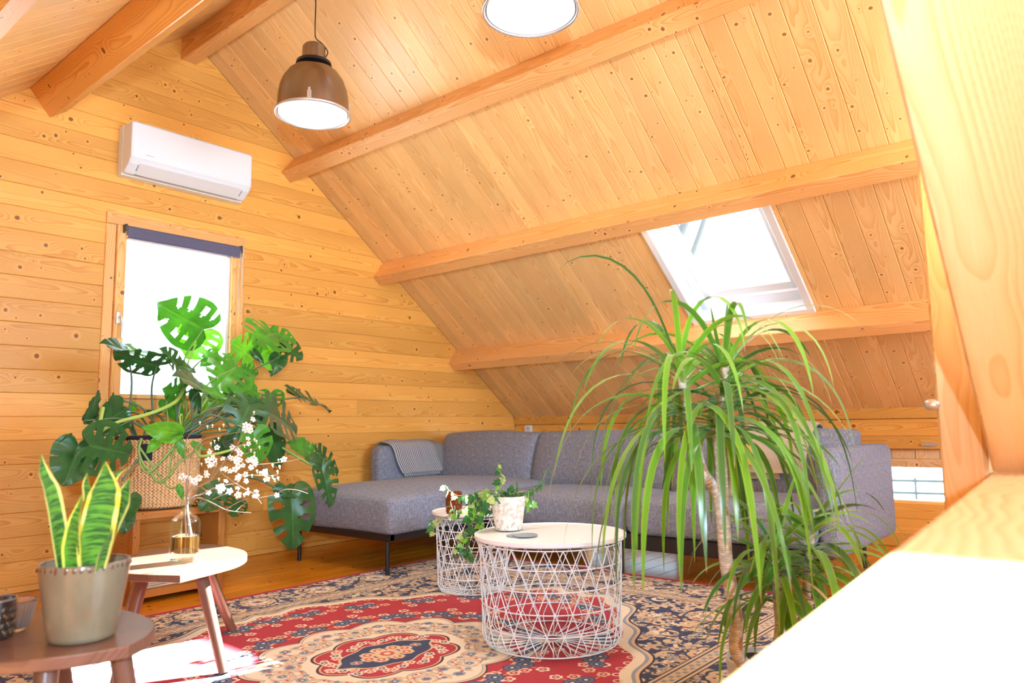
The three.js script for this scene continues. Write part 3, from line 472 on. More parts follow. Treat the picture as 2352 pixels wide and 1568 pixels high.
// ---------- walnut side tables ----------
function slabTable(label, outline, H, legs, name = 'side_table') {
  const c = outline.reduce((s, q) => [s[0] + q[0] / outline.length, s[1] + q[1] / outline.length], [0, 0]), t = thing(name, label, 'table', [c[0], 0, c[1]], 'walnut side tables');
  const loc = outline.map(([x, z]) => V(x - c[0], 0, z - c[1])), k = outline.findIndex((q) => q[2]);
  const open = [...loc.slice(k), ...loc.slice(0, k + 1)], cv = new THREE.CatmullRomCurve3(open, false, 'centripetal'), pts = cv.getSpacedPoints(90).slice(0, 90);
  const sh = new THREE.Shape(pts.map((p) => new THREE.Vector2(p.x, -p.z)));
  let g = new THREE.ExtrudeGeometry(sh, { depth: 0.02, bevelEnabled: true, bevelThickness: 0.003, bevelSize: 0.003, bevelOffset: -0.003, bevelSegments: 2, steps: 1 }).rotateX(-Math.PI / 2).translate(0, H - 0.023, 0);
  const p = g.attributes.position, uv = g.attributes.uv;
  for (let i = 0; i < p.count; i++) { const d = p.getX(i) * 0.85 + p.getZ(i) * 0.53, e = -p.getX(i) * 0.53 + p.getZ(i) * 0.85 + p.getY(i) * 0.3; uv.setXY(i, d / 1.1, (e / 0.8 + 0.5) * 0.99); }
  part('tabletop', g, M.walnut[0], t);
  for (const [tx, tz, bx, bz] of legs) {
    const a = V(tx - c[0], H - 0.02, tz - c[1]), b = V(bx - c[0], 0.011, bz - c[1]);
    part('leg', taper([a, a.clone().lerp(b, 0.5), b], 0.0235, 0.0175, 6, 18), M.walnut[0], t);
  }
  return t;
}
slabTable('walnut side table standing in the sun under the glass bottle of blossom', [[1.228, 2.235, 1], [1.351, 2.196], [1.479, 2.143], [1.58, 2.05], [1.635, 1.93], [1.648, 1.80], [1.645, 1.69], [1.60, 1.62], [1.505, 1.592], [1.373, 1.628], [1.285, 1.677], [1.19, 1.76], [1.125, 1.88], [1.12, 1.99], [1.165, 2.12]], 0.38,
  [[1.40, 2.03, 1.414, 2.2], [1.56, 1.73, 1.725, 1.705], [1.24, 1.94, 1.13, 2.0], [1.32, 1.76, 1.26, 1.68]]);
slabTable('walnut side table nearest the camera holding the snake plant and ribbed cups', [[0.703, 3.092, 1], [0.757, 3.05], [0.81, 2.975], [0.829, 2.91], [0.836, 2.837], [0.829, 2.76], [0.79, 2.66], [0.72, 2.575], [0.62, 2.53], [0.51, 2.56], [0.42, 2.66], [0.39, 2.79], [0.42, 2.91], [0.501, 3.003], [0.60, 3.066]], 0.42,
  [[0.74, 2.95, 0.80, 2.985], [0.70, 2.68, 0.80, 2.6], [0.60, 2.95, 0.555, 3.03], [0.50, 2.70, 0.42, 2.62]]);
// ---------- cabinet with magazines and a gold bead holder ----------
const CAB = { x0: 1.66, x1: 2.15, z0: 0.44, z1: 0.85, h: 0.455 };
{
  const { x0, x1, z0, z1, h } = CAB, t = thing('open_cabinet', 'open fronted wooden cube cabinet below the window carrying the woven basket', 'cabinet', [0, 0, 0]), m = M.cab[0], s = 0.036;
  part('side_panel', board(x0, x0 + s, 0, h - s, z0, z1, 'y', 0.002), m, t); part('side_panel', board(x1 - s, x1, 0, h - s, z0, z1, 'y', 0.002), m, t);
  part('top_panel', board(x0, x1, h - s, h, z0, z1, 'x', 0.002), m, t); part('bottom_panel', board(x0 + s, x1 - s, 0.03, 0.03 + s, z0, z1 - 0.002, 'x', 0.002), m, t);
  const r = rng(17), cols = ['#c9b8a0', '#8e6f52', '#d8d2c4', '#b7a04e', '#a8563c'];
  const lab = ['white edged magazine at the bottom of the stack in the cabinet', 'brown magazine second from the bottom in the cabinet stack', 'pale magazine in the middle of the cabinet stack', 'yellow and green magazine second from the top in the cabinet', 'colourful magazine on top of the stack in the cabinet'];
  for (let i = 0; i < 5; i++) {
    const g = thing('magazine', lab[i], 'magazine', [x0 + 0.17 + r() * 0.02, 0.0665 + i * 0.0112, z0 + 0.22 + r() * 0.02], 'magazines in the cabinet'); g.rotation.y = (r() - 0.5) * 0.3;
    part('pages', new THREE.BoxGeometry(0.2, 0.009, 0.27).translate(0, 0.0055, 0), std({ color: lin(0.8, 0.78, 0.72), roughness: 0.9 }), g);
    const cover = tex(64, 64, (x, y, o) => { const c = new THREE.Color(cols[i]), v = vn(x / 9 + i * 9, y / 9), w = vn(x / 20, y / 20 + i * 5); o[0] = c.r * 255 * (0.5 + v); o[1] = c.g * 255 * (0.5 + w * 0.9 + 0.1); o[2] = c.b * 255 * (0.4 + v * w * 1.6); });
    part('cover', merge([new THREE.BoxGeometry(0.205, 0.001, 0.275).translate(0, 0.0105, 0), new THREE.BoxGeometry(0.205, 0.001, 0.275).translate(0, 0.0005, 0), new THREE.BoxGeometry(0.001, 0.011, 0.275).translate(-0.1025, 0.0055, 0)]), std({ map: cover, roughness: 0.35 }), g);
  }
  const pg = hit(463, 1160, 'y', 0.457), gt = thing('gold_bead_holder', 'small gold holder made of stacked bead rings on the cabinet top', 'candle holder', [pg.x, h, pg.z - 0.03]), gold = std({ color: lin(0.83, 0.55, 0.12), metalness: 1, roughness: 0.22 });
  for (let j = 0; j < 4; j++) { const b = []; for (let k = 0; k < 12; k++) { const a = (k + (j & 1) / 2) / 12 * 6.283; b.push(new THREE.SphereGeometry(0.0095, 10, 8).translate(Math.cos(a) * 0.033, 0.009 + j * 0.0155, Math.sin(a) * 0.033)); } part('bead_ring', merge(b), gold, gt); }
  part('cup', lathe([[0, 0.004], [0.026, 0.004], [0.027, 0.058], [0.024, 0.058], [0.022, 0.01], [0, 0.01]], 24), gold, gt);
}
// ---------- air conditioner ----------
{
  const t = thing('air_conditioner', 'long white wall mounted air conditioner above the window', 'air conditioner', [2.24, 2.445, 0]);
  const W = 0.805, D = 0.195, H = 0.315, sh = (pts) => new THREE.Shape(pts.map((q) => new THREE.Vector2(...q)));
  // side profile (z forward, y up) swept along x, corners rounded by a bevel
  const front = new THREE.ExtrudeGeometry(sh([[0.055, 0.004], [0.10, 0.004], [0.165, 0.05], [D, 0.085], [D, H - 0.012], [D - 0.012, H], [0.055, H]]), { depth: W - 0.05, bevelEnabled: true, bevelThickness: 0.025, bevelSize: 0.012, bevelOffset: -0.012, bevelSegments: 6 }).rotateY(-Math.PI / 2).translate(W / 2 - 0.025, 0, 0);
  part('front_cover', front, M.white, t);
  part('back_housing', new THREE.ExtrudeGeometry(sh([[0.004, 0], [0.06, 0], [0.06, H], [0.004, H - 0.004]]), { depth: W, bevelEnabled: false }).rotateY(-Math.PI / 2).translate(W / 2, 0, 0), M.white, t);
  part('louver', soft(W - 0.13, 0.008, 0.098, 0.003, 10).rotateX(-0.62).translate(0, 0.032, 0.139), std({ color: lin(0.8, 0.82, 0.85), roughness: 0.35 }), t);
  const slot = std({ color: lin(0.12, 0.12, 0.13) });
  part('louver_gap', merge([new THREE.BoxGeometry(W - 0.12, 0.003, 0.006).translate(0, 0.003, 0.102), new THREE.BoxGeometry(0.003, 0.05, 0.004).rotateX(0.9).translate(-W / 2 + 0.058, 0.036, 0.146), new THREE.BoxGeometry(0.003, 0.05, 0.004).rotateX(0.9).translate(W / 2 - 0.058, 0.036, 0.146)]), slot, t);
  const let_ = []; for (let i = 0; i < 7; i++) { let_.push(new THREE.BoxGeometry(0.0014, 0.007, 0.001).translate(-0.315 + i * 0.0075, 0.113, D + 0.0005), new THREE.BoxGeometry(0.005, 0.0014, 0.001).translate(-0.313 + i * 0.0075, 0.113 + (i % 3 - 1) * 0.003, D + 0.0005)); }
  part('maker_mark', merge(let_), std({ color: lin(0.3, 0.31, 0.33) }), t);
}
// ---------- roller blind ----------
{
  const t = thing('roller_blind', 'slate blue roller blind rolled up at the top of the window', 'blind', [0, 0, 0]), blue = std({ color: new THREE.Color('#5d5d78'), roughness: 0.8 });
  part('roll', new THREE.CylinderGeometry(0.019, 0.019, 0.755, 24).rotateZ(Math.PI / 2).translate(2.268, 2.115, 0.045), blue, t);
  part('hanging_cloth', board(1.895, 2.642, 2.058, 2.112, 0.058, 0.062, 'x', 0.001), blue, t); part('hem_bar', new THREE.CylinderGeometry(0.006, 0.006, 0.75, 10).rotateZ(Math.PI / 2).translate(2.268, 2.056, 0.06), blue, t);
  for (const x of [1.882, 2.654]) part('bracket', merge([new THREE.BoxGeometry(0.012, 0.05, 0.055).translate(x, 2.113, 0.04), new THREE.CylinderGeometry(0.022, 0.022, 0.008, 20).rotateZ(Math.PI / 2).translate(x + (x < 2 ? 0.008 : -0.008), 2.115, 0.045)]), std({ color: lin(0.06, 0.055, 0.05), roughness: 0.5 }), t);
  part('bead_cord', tube([V(2.648, 2.11, 0.062), V(2.642, 1.9, 0.06), V(2.640, 1.72, 0.058), V(2.656, 1.66, 0.058), V(2.676, 1.72, 0.058), V(2.668, 1.9, 0.06), V(2.662, 2.11, 0.062)], 0.0022, 60, 5), std({ color: lin(0.45, 0.45, 0.48) }), t);
}
// ---------- pendant lamps on the ridge ----------
function pendant(label, z) {
  const t = thing('pendant_lamp', label, 'lamp', [RX, 2.55, z], 'pendant lamps on the ridge beam'); t.scale.y = 1.06;
  const copper = phys({ color: lin(0.33, 0.29, 0.29), metalness: 1, roughness: 0.24, anisotropy: 0.6 });
  part('lamp_shade', lathe([[0.192, 0.012], [0.19, 0.03], [0.188, 0.09], [0.18, 0.14], [0.163, 0.185], [0.135, 0.226], [0.1, 0.254], [0.072, 0.268], [0.066, 0.272], [0.062, 0.268], [0.095, 0.247], [0.13, 0.219], [0.156, 0.18], [0.173, 0.138], [0.181, 0.09], [0.184, 0.03], [0.186, 0.012], [0.192, 0.012]], 64), copper, t, 'brushed copper bell shade');
  part('rim', new THREE.TorusGeometry(0.196, 0.0075, 10, 64).rotateX(Math.PI / 2).translate(0, 0.008, 0), M.steel, t, 'chrome rim');
  part('cover_glass', lathe([[0, 0.002], [0.12, 0.003], [0.183, 0.008], [0.183, 0.012], [0, 0.008]], 48), std({ color: lin(0.95, 0.95, 0.95), emissive: lin(1, 0.98, 0.95), emissiveIntensity: 1.3, roughness: 0.3 }), t, 'glowing white cover glass');
  part('collar', new THREE.CylinderGeometry(0.093, 0.096, 0.016, 40).translate(0, 0.279, 0), M.black, t, 'black collar');
  part('neck', lathe([[0, 0.386], [0.03, 0.386], [0.052, 0.38], [0.062, 0.367], [0.063, 0.286], [0.07, 0.286]], 40), copper, t);
  for (let k = 0; k < 4; k++) { const a = k * Math.PI / 2 + 0.86; const c = part('clip', merge([new THREE.BoxGeometry(0.022, 0.05, 0.004).translate(0, 0.03, 0.193), new THREE.CylinderGeometry(0.0035, 0.0035, 0.03, 8).rotateZ(Math.PI / 2).translate(0, 0.012, 0.199), new THREE.BoxGeometry(0.012, 0.02, 0.006).translate(0, 0.06, 0.193)]), M.steel, t, 'steel spring clip'); c.rotation.y = a; }
  for (let k = 0; k < 6; k++) { const a = k * 1.047; part('screw', new THREE.SphereGeometry(0.006, 8, 6).translate(Math.cos(a) * 0.082, 0.288, Math.sin(a) * 0.082), M.black, t); }
  part('cord', tube([V(0.042, 0.318, 0.05), V(0.05, 0.345, 0.056), V(0.028, 0.39, 0.034), V(0.004, 0.42, 0.01), V(0.004, 0.47, 0), V(0.006, 0.62, 0), V(0, 0.765, 0)], 0.0032, 50, 6), M.black, t, 'black cord');
  part('wire_hook', tube([V(0, 0.37, 0), V(0.003, 0.4, 0), V(0, 0.425, 0)], 0.002, 10, 5), M.steel, t);
  const s = new THREE.SpotLight(new THREE.Color(1, 0.95, 0.87), 6, 0, 60 * D2R, 0.7, 2); s.position.set(RX, 2.535, z); s.target.position.set(RX, 0, z); s.castShadow = true; s.shadow.radius = 8; scene.add(s, s.target);
}
pendant('copper bell pendant lamp with clips hanging at left above the air conditioner', 1.452);
pendant('copper bell pendant lamp cut by the top edge, nearest the camera', 2.966);
// ---------- leaves ----------
const leafTex = (c0, vein, n = 9) => tex(256, 64, (x, y, o) => { const a = x / 255, r = y / 63, mid = sstep(0.06, 0.02, r), lat = sstep(0.035, 0.0, Math.abs(((a * n + 0.15 * r) % 1) - 0.5) * 0.5) * (1 - r) * 0.55, q = Math.max(mid, lat), m = 0.9 + 0.2 * vn(a * 14, r * 9); for (let k = 0; k < 3; k++) o[k] = mix(c0[k] * m, vein[k], q * 0.6); });
const leafMat = (c0, vein, { t = 0.3, coat = 0.7, n = 9 } = {}) => phys({ map: leafTex(c0, vein, n), roughness: 0.9, transmission: t, thickness: 0, clearcoat: coat, clearcoatRoughness: 0.24, ior: 1.45 });
const L = {
  dark: leafMat([31, 88, 24], [70, 126, 46], { t: 0.16 }), mid: leafMat([66, 150, 18], [104, 176, 44], { t: 0.3 }), lime: leafMat([100, 186, 8], [150, 212, 44], { t: 0.42 }),
  brown: leafMat([66, 96, 52], [112, 132, 84], { t: 0.2 }),
};
const stemMat = std({ color: lin(0.2, 0.36, 0.09), roughness: 0.5 }), stemDark = std({ color: lin(0.1, 0.17, 0.09), roughness: 0.5 }), stemLime = std({ color: lin(0.33, 0.5, 0.1), roughness: 0.5 });
// half outline of a leaf: base notch, lobe, flank, tip
const OUTL = {
  monstera: [[0.0, 0.02], [0.06, -0.1], [0.2, -0.2], [0.36, -0.14], [0.47, 0.04], [0.5, 0.26], [0.45, 0.5], [0.33, 0.73], [0.17, 0.9], [0, 1]],
  heart: [[0.0, 0.0], [0.05, -0.1], [0.18, -0.17], [0.33, -0.1], [0.41, 0.08], [0.41, 0.3], [0.34, 0.53], [0.22, 0.76], [0.1, 0.92], [0, 1]],
  lance: [[0.0, 0.0], [0.06, -0.03], [0.15, 0.04], [0.24, 0.18], [0.27, 0.36], [0.24, 0.55], [0.16, 0.76], [0.07, 0.92], [0, 1]],
  ivy: [[0, 0], [0.1, -0.12], [0.3, -0.1], [0.5, 0.1], [0.36, 0.32], [0.44, 0.52], [0.2, 0.62], [0.08, 0.85], [0, 1]],
};
// cuts: [position along the margin, half width, start as a share of the way out]
function leafGeo(kind, cuts, { w = 1, fold = 0.18, droop = 0.3, wave = 0.02, n = 40, R = 6, seed = 1 } = {}) {
  const c = new THREE.SplineCurve(OUTL[kind].map((q) => new THREE.Vector2(q[0] * w, q[1]))), P = [], T = [], I = [], r = rng(seed);
  for (const s of [-1, 1]) {
    const cc = cuts.map(([p, h, st]) => [p + (r() - 0.5) * 0.03, h * (0.8 + r() * 0.5), st + (r() - 0.5) * 0.12, r()]);
    let as = []; for (let i = 0; i <= n; i++) as.push(i / n);
    as = as.filter((a) => !cc.some(([p, h]) => Math.abs(a - p) < h + 0.008)); for (const [p, h] of cc) as.push(p - h, p - h * 0.35, p + h * 0.35, p + h); as.sort((a, b) => a - b);
    const b0 = P.length / 3;
    as.forEach((a) => {
      const e = c.getPoint(a), my = Math.pow(clamp((a - 0.26) / 0.74, 0, 1), 1.2) * 0.95;
      for (let j = 0; j <= R; j++) {
        const q = j / R, bend = Math.sin(q * Math.PI) * 0.05 * (1 - my) * (a > 0.2 ? 1 : 0); let x = e.x * q, y = mix(my, e.y, q) - bend;
        const fr = cc.find(([p, h]) => Math.abs(a - p) <= h + 1e-4), yy = y;
        const z = fold * Math.abs(x) - droop * y * y * 0.6 - droop * x * x * 1.1 + wave * Math.sin(a * 23 + s) * q + (fr ? 0 : wave * 0.6 * Math.sin(a * 50) * q * q);
        P.push(s * x, yy, z); T.push(a, q);
      }
    });
    for (let i = 0; i + 1 < as.length; i++) {
      const mid = (as[i] + as[i + 1]) / 2, k = cc.find(([p, h]) => Math.abs(mid - p) < h);
      for (let j = 0; j < R; j++) {
        if (k) { const inner = Math.abs(mid - k[0]) < k[1] * 0.4, st = inner ? k[2] : k[2] + 0.14; if ((j + 0.5) / R > st && !(k[3] < 0.25 && (j + 1) / R > 0.86)) continue; }
        const a = b0 + i * (R + 1) + j, b = a + R + 1; if (s > 0) I.push(a, a + 1, b + 1, a, b + 1, b); else I.push(a, b + 1, a + 1, a, b, b + 1);
      }
    }
  }
  const g = new THREE.BufferGeometry(); g.setAttribute('position', new THREE.Float32BufferAttribute(P, 3)); g.setAttribute('uv', new THREE.Float32BufferAttribute(T, 2)); g.setIndex(I); g.computeVertexNormals(); return g;
}
const CUT = [[0.40, 0.020, 0.42], [0.53, 0.030, 0.30], [0.67, 0.030, 0.30], [0.80, 0.022, 0.40]];
const LG = {
  split: leafGeo('monstera', CUT, { R: 9, seed: 3 }), split2: leafGeo('monstera', CUT.slice(1), { R: 9, seed: 8, w: 0.92, fold: 0.3 }),
  deep: leafGeo('monstera', [[0.34, 0.02, 0.36], [0.46, 0.026, 0.24], [0.59, 0.028, 0.2], [0.71, 0.026, 0.22], [0.82, 0.018, 0.35]], { R: 9, seed: 12, w: 0.85, fold: 0.25, droop: 0.25 }),
  heart: leafGeo('heart', [], { fold: 0.22, droop: 0.3 }), lance: leafGeo('lance', [], { fold: 0.25, droop: 0.35 }), big: leafGeo('monstera', [[0.62, 0.008, 0.75]], { droop: 0.25, w: 0.95, seed: 4 }),
  ivy: leafGeo('ivy', [], { n: 18, R: 2, fold: 0.1, droop: 0.2, wave: 0.0 }),
};
// place a leaf: stalk point B, tip T, width factor, roll about its midrib from facing the camera
function leafAt(parent, geo, mat, B, Tp, w, roll, name = 'leaf') {
  const y = Tp.clone().sub(B), len = y.length(); y.normalize();
  const n = camera.position.clone().sub(B); n.addScaledVector(y, -n.dot(y)).normalize().applyAxisAngle(y, roll * D2R);
  const x = y.clone().cross(n), m = part(name, geo, mat, parent);
  m.matrixAutoUpdate = true; m.applyMatrix4(new THREE.Matrix4().makeBasis(x.multiplyScalar(len * w), y.multiplyScalar(len), n.multiplyScalar(len)).setPosition(B)); return m;
}
// ---------- monstera in a woven basket ----------
const BK = V(1.868, CAB.h, 0.64);
{
  const t = thing('potted_monstera', 'sprawling monstera with split leaves in a woven basket on the open cabinet', 'plant', [BK.x, BK.y, BK.z]);
  const H = 0.375, R0 = 0.195, R1 = 0.212, rad = (y) => mix(R0, R1, Math.min(1, y / H)) - 0.012 * Math.pow(1 - Math.min(1, y / 0.05), 2) * (y < 0.05 ? 1 : 0);
  const straw = std({ color: lin(0.7, 0.45, 0.22), roughness: 0.85 }), basket = part('basket', lathe([[0, 0.004], [R0 - 0.02, 0.0], [R0 - 0.006, 0.02], [R1 - 0.006, H], [R1 - 0.016, H], [R0 - 0.016, 0.02], [0, 0.012]], 56), std({ color: lin(0.42, 0.25, 0.11), roughness: 0.9 }), t, 'woven seagrass basket');
  const st = [], rows = 21, nA = 66, lo = new THREE.SphereGeometry(1, 7, 5);
  for (let j = 0; j < rows; j++) for (let k = 0; k < nA; k++) for (const s of [-1, 1]) {
    const y = 0.016 + (j + 0.5 + s * 0.23) / rows * (H - 0.03), a = (k + (s > 0 ? 0 : 0.02) + (hsh(j, k) - 0.5) * 0.12) / nA * Math.PI * 2, r = rad(y) - 0.001 + 0.003 * hsh(k, j * 2 + s + 3);
    st.push(lo.clone().scale(0.0145, 0.0056, 0.005).rotateZ(s * -0.62).translate(0, 0, r).rotateY(a).translate(0, y, 0));
  }
  const wv = part('weave', merge(st), straw, basket, 'braided straw strands'); wv.userData.kind = 'stuff';
  const navy = std({ color: lin(0.014, 0.015, 0.03), roughness: 0.8 });
  part('rim', new THREE.TorusGeometry(R1 - 0.006, 0.011, 10, 56).rotateX(Math.PI / 2).translate(0, H, 0), navy, basket, 'dark navy bound rim');
  const hx = hit(329, 1043, 'z', BK.z + 0.2), pt = soft(0.06, 0.085, 0.006, 0.002, 6); const ang = Math.atan2(hx.x - BK.x, 0.2); part('handle_patch', pt.translate(0, 0, 0.213).rotateY(ang).translate(0, H - 0.075, 0), navy, basket, 'dark navy cloth patch');
  part('soil', new THREE.CylinderGeometry(R1 - 0.02, R1 - 0.02, 0.01, 40).translate(0, H - 0.04, 0), std({ color: lin(0.05, 0.035, 0.025), roughness: 1 }), t);
  const root = t.position, ORG = V(BK.x, BK.y + H - 0.04, BK.z), rel = (v) => v.clone().sub(root), r = rng(44);
  const zp = (q, z) => hit(100 + q[0] / 3.267, 660 + q[1] / 3.267, 'z', z);
  // [kind, colour, stalk point, tip, z at stalk, z at tip, width, roll, origin shift px or null]
  const LV = [
    ['split', 'mid', [1196, 312], [893, 150], 0.42, 0.52, 0.95, -22, 1], ['split', 'lime', [1205, 322], [1095, 527], 0.34, 0.36, 1.25, 10, 1],
    ['heart', 'dark', [630, 490], [478, 380], 0.6, 0.75, 0.7, 52, 1], ['split2', 'mid', [632, 488], [846, 462], 0.6, 0.5, 0.8, -60, 0], ['split', 'dark', [850, 585], [535, 528], 0.66, 0.72, 0.75, -58, 1],
    ['split2', 'dark', [1005, 590], [908, 452], 0.58, 0.66, 0.85, 30, 1], ['heart', 'dark', [1003, 588], [1168, 600], 0.58, 0.5, 0.7, -42, 0], ['lance', 'dark', [850, 582], [935, 552], 0.62, 0.55, 0.9, 55, 0],
    ['big', 'brown', [1188, 760], [1030, 622], 0.75, 0.95, 0.55, 50, 1], ['big', 'mid', [1188, 760], [1392, 826], 0.75, 0.85, 0.6, -45, 0], ['split', 'mid', [1060, 760], [932, 782], 0.7, 0.8, 0.95, -30, 1],
    ['split', 'lime', [1572, 538], [1440, 410], 0.5, 0.58, 1.35, 8, 1], ['split2', 'lime', [1622, 500], [1812, 405], 0.48, 0.42, 1.15, -12, 0], ['heart', 'dark', [1575, 480], [1650, 570], 0.56, 0.6, 0.6, 35, 0],
    ['split', 'mid', [1718, 345], [1602, 385], 0.42, 0.56, 1.3, 38, 0], ['split2', 'mid', [1725, 345], [1905, 400], 0.42, 0.5, 0.9, -35, 1], ['split', 'dark', [1785, 440], [1955, 520], 0.42, 0.5, 1.15, -25, 0], ['heart', 'dark', [1770, 520], [1715, 650], 0.5, 0.55, 0.85, 20, 1],
    ['split', 'mid', [1440, 600], [1300, 740], 0.6, 0.68, 1.3, 20, 1], ['split2', 'lime', [1400, 560], [1285, 650], 0.46, 0.5, 1.0, -30, 0], ['deep', 'mid', [1500, 610], [1615, 660], 0.6, 0.62, 1.0, 30, 0], ['heart', 'mid', [1300, 520], [1180, 575], 0.34, 0.36, 0.9, 40, 0], ['split', 'mid', [1230, 500], [1310, 570], 0.32, 0.3, 1.0, 20, 1],
    ['split', 'mid', [1560, 760], [1375, 770], 0.5, 0.55, 0.9, 25, 1], ['big', 'mid', [1530, 760], [1620, 850], 0.46, 0.44, 1.1, -20, 0], ['split', 'mid', [1705, 790], [1690, 940], 0.44, 0.4, 1.25, 12, 1], ['heart', 'lime', [1250, 810], [1215, 935], 0.4, 0.4, 0.95, 10, 1], ['split', 'lime', [1330, 820], [1360, 940], 0.38, 0.38, 1.2, -15, 1],
    ['lance', 'dark', [1120, 760], [1165, 942], 0.66, 0.72, 0.7, 30, 1], ['deep', 'dark', [1912, 826], [2175, 885], 0.5, 0.42, 0.75, -58, 1], ['deep', 'dark', [1912, 826], [1830, 724], 0.5, 0.55, 0.7, 50, 0],
    ['split', 'dark', [1545, 880], [1440, 1130], 0.9, 0.94, 1.1, 8, 1], ['big', 'dark', [1530, 880], [1650, 1010], 0.86, 0.9, 1.3, -20, 0], ['split2', 'dark', [1470, 860], [1540, 1000], 0.82, 0.85, 1.2, 15, 0], ['deep', 'brown', [1690, 940], [1955, 1080], 0.84, 0.74, 0.95, -30, 1], ['lance', 'brown', [1660, 930], [1580, 880], 0.86, 0.9, 1.2, 40, 0],
    ['split2', 'mid', [1575, 1090], [1640, 1322], 0.98, 1.0, 1.15, -5, 1], ['big', 'dark', [1690, 1090], [1810, 1345], 0.82, 0.8, 0.75, -15, 1], ['heart', 'dark', [1330, 1140], [1400, 1290], 0.7, 0.72, 1.0, 25, 0],
    ['heart', 'mid', [2000, 1240], [1862, 1150], 0.6, 0.68, 0.85, 30, 0], ['heart', 'mid', [2000, 1240], [2020, 1160], 0.6, 0.6, 0.8, -35, 0], ['lance', 'dark', [2030, 1240], [2062, 1380], 0.72, 0.78, 1.0, 20, 0], ['deep', 'dark', [2060, 1250], [2242, 1395], 0.62, 0.6, 0.75, -28, 0],
    ['deep', 'dark', [2085, 1345], [2180, 1640], 0.95, 1.0, 0.75, -12, 0], ['lance', 'mid', [2100, 1380], [2140, 1560], 0.94, 0.97, 0.7, 25, 0],
    ['split', 'dark', [1855, 1540], [1900, 1965], 0.98, 1.05, 0.82, 2, 1], ['heart', 'dark', [1855, 1545], [1720, 1500], 0.98, 0.9, 1.1, 35, 0], ['heart', 'dark', [1855, 1545], [1935, 1462], 0.98, 0.92, 0.8, -25, 0],
    ['split', 'dark', [1450, 1600], [1430, 1720], 0.9, 0.92, 1.6, -10, 0], ['split2', 'dark', [1290, 1540], [1180, 1660], 0.88, 0.9, 1.3, 20, 0], ['big', 'dark', [1340, 1480], [1300, 1600], 0.86, 0.88, 1.4, 15, 0],
    ['lance', 'dark', [300, 1000], [487, 775], 0.95, 0.85, 0.75, 30, 1], ['heart', 'dark', [470, 900], [560, 800], 0.82, 0.72, 0.7, 45, 0], ['big', 'dark', [580, 930], [415, 1062], 0.86, 0.95, 1.05, -18, 1], ['heart', 'dark', [570, 930], [650, 1060], 0.84, 0.86, 0.9, 28, 0],
    ['big', 'dark', [260, 1180], [165, 1490], 1.1, 1.12, 1.05, 8, 1], ['split', 'dark', [340, 1185], [705, 1262], 1.16, 1.1, 0.92, 14, 1], ['heart', 'dark', [200, 1130], [90, 1230], 1.08, 1.1, 0.8, -35, 0],
    ['lance', 'lime', [1042, 1102], [772, 1062], 0.98, 1.02, 0.95, -20, 1], ['heart', 'mid', [1030, 1110], [950, 1140], 0.98, 0.99, 1.0, -40, 0], ['lance', 'lime', [872, 1128], [783, 1238], 0.92, 0.94, 0.95, 10, 0], ['lance', 'mid', [1020, 1150], [1055, 1280], 0.96, 0.98, 0.9, 20, 0], ['lance', 'mid', [1110, 1185], [1240, 1190], 0.98, 0.95, 1.1, -40, 0],
    ['heart', 'mid', [920, 850], [1065, 1015], 0.5, 0.52, 0.7, 12, 0], ['heart', 'lime', [650, 880], [705, 915], 0.45, 0.45, 1.3, 0, 0], ['lance', 'mid', [1010, 1480], [1050, 1590], 0.98, 1.0, 0.8, 10, 0],
    ['big', 'dark', [640, 1560], [560, 1765], 0.96, 0.98, 1.05, -6, 0], ['big', 'dark', [620, 1700], [600, 1850], 0.9, 0.92, 0.9, 25, 0], ['lance', 'dark', [760, 930], [905, 950], 0.5, 0.5, 0.7, 50, 0],
  ];
  for (const [k, c, b, tp, zb, zt, w, roll, stalk] of LV) {
    const B = zp(b, zb), T2 = zp(tp, zt); if (T2.y < 0.02) T2.y = 0.02; leafAt(t, LG[k], L[c], rel(B), rel(T2), w * 1.1, roll); t.children[t.children.length - 1].userData.kind = undefined; delete t.children[t.children.length - 1].userData.kind;
    if (stalk) {
      const a = r() * 6.28, o = ORG.clone().add(V(Math.cos(a) * 0.1, 0, Math.sin(a) * 0.1)), d = B.clone().sub(o), low = B.y < o.y + 0.12;
      const rim = o.clone().addScaledVector(V(d.x, 0, d.z), Math.min(0.6, 0.2 / Math.max(0.2, Math.hypot(d.x, d.z)))).add(V(0, low ? 0.16 : 0.1, 0)), m = o.clone().lerp(B, 0.6).add(V((r() - 0.5) * 0.05, low ? 0.12 : 0.06, (r() - 0.5) * 0.03));
      part('stem', taper([rel(o), rel(rim), rel(m), rel(B)], 0.0075, 0.0042, 18, 6), c === 'lime' ? stemLime : c === 'mid' ? stemMat : stemDark, t);
    }
  }
  // long bare stalks and the runners that hang over the basket front
  const run = (pts, z, rr, m) => part('runner', taper(pts.map((q, i) => rel(zp(q, Array.isArray(z) ? z[i] : z))), rr, rr * 0.75, 30, 6), m, t);
  run([[1055, 760], [985, 860], [800, 945], [560, 1010], [440, 1075], [345, 1180]], [0.75, 0.9, 1.0, 1.05, 1.1, 1.14], 0.011, stemLime);
  run([[735, 1130], [715, 1220], [745, 1320], [800, 1385], [855, 1460], [925, 1430], [1010, 1320], [1110, 1250], [1150, 1190]], 0.92, 0.007, stemMat);
  run([[1035, 1115], [1000, 1170], [930, 1250], [780, 1388], [730, 1340], [720, 1290]], 0.93, 0.0068, stemMat);
  run([[720, 1200], [790, 1300], [860, 1400], [940, 1500], [985, 1500], [1010, 1480]], 0.925, 0.0058, stemMat);
  run([[985, 1190], [950, 1310], [935, 1420], [880, 1470]], 0.935, 0.005, stemMat);
  run([[705, 1290], [650, 1370], [590, 1450]], [0.95, 1.0, 1.02], 0.007, stemDark);
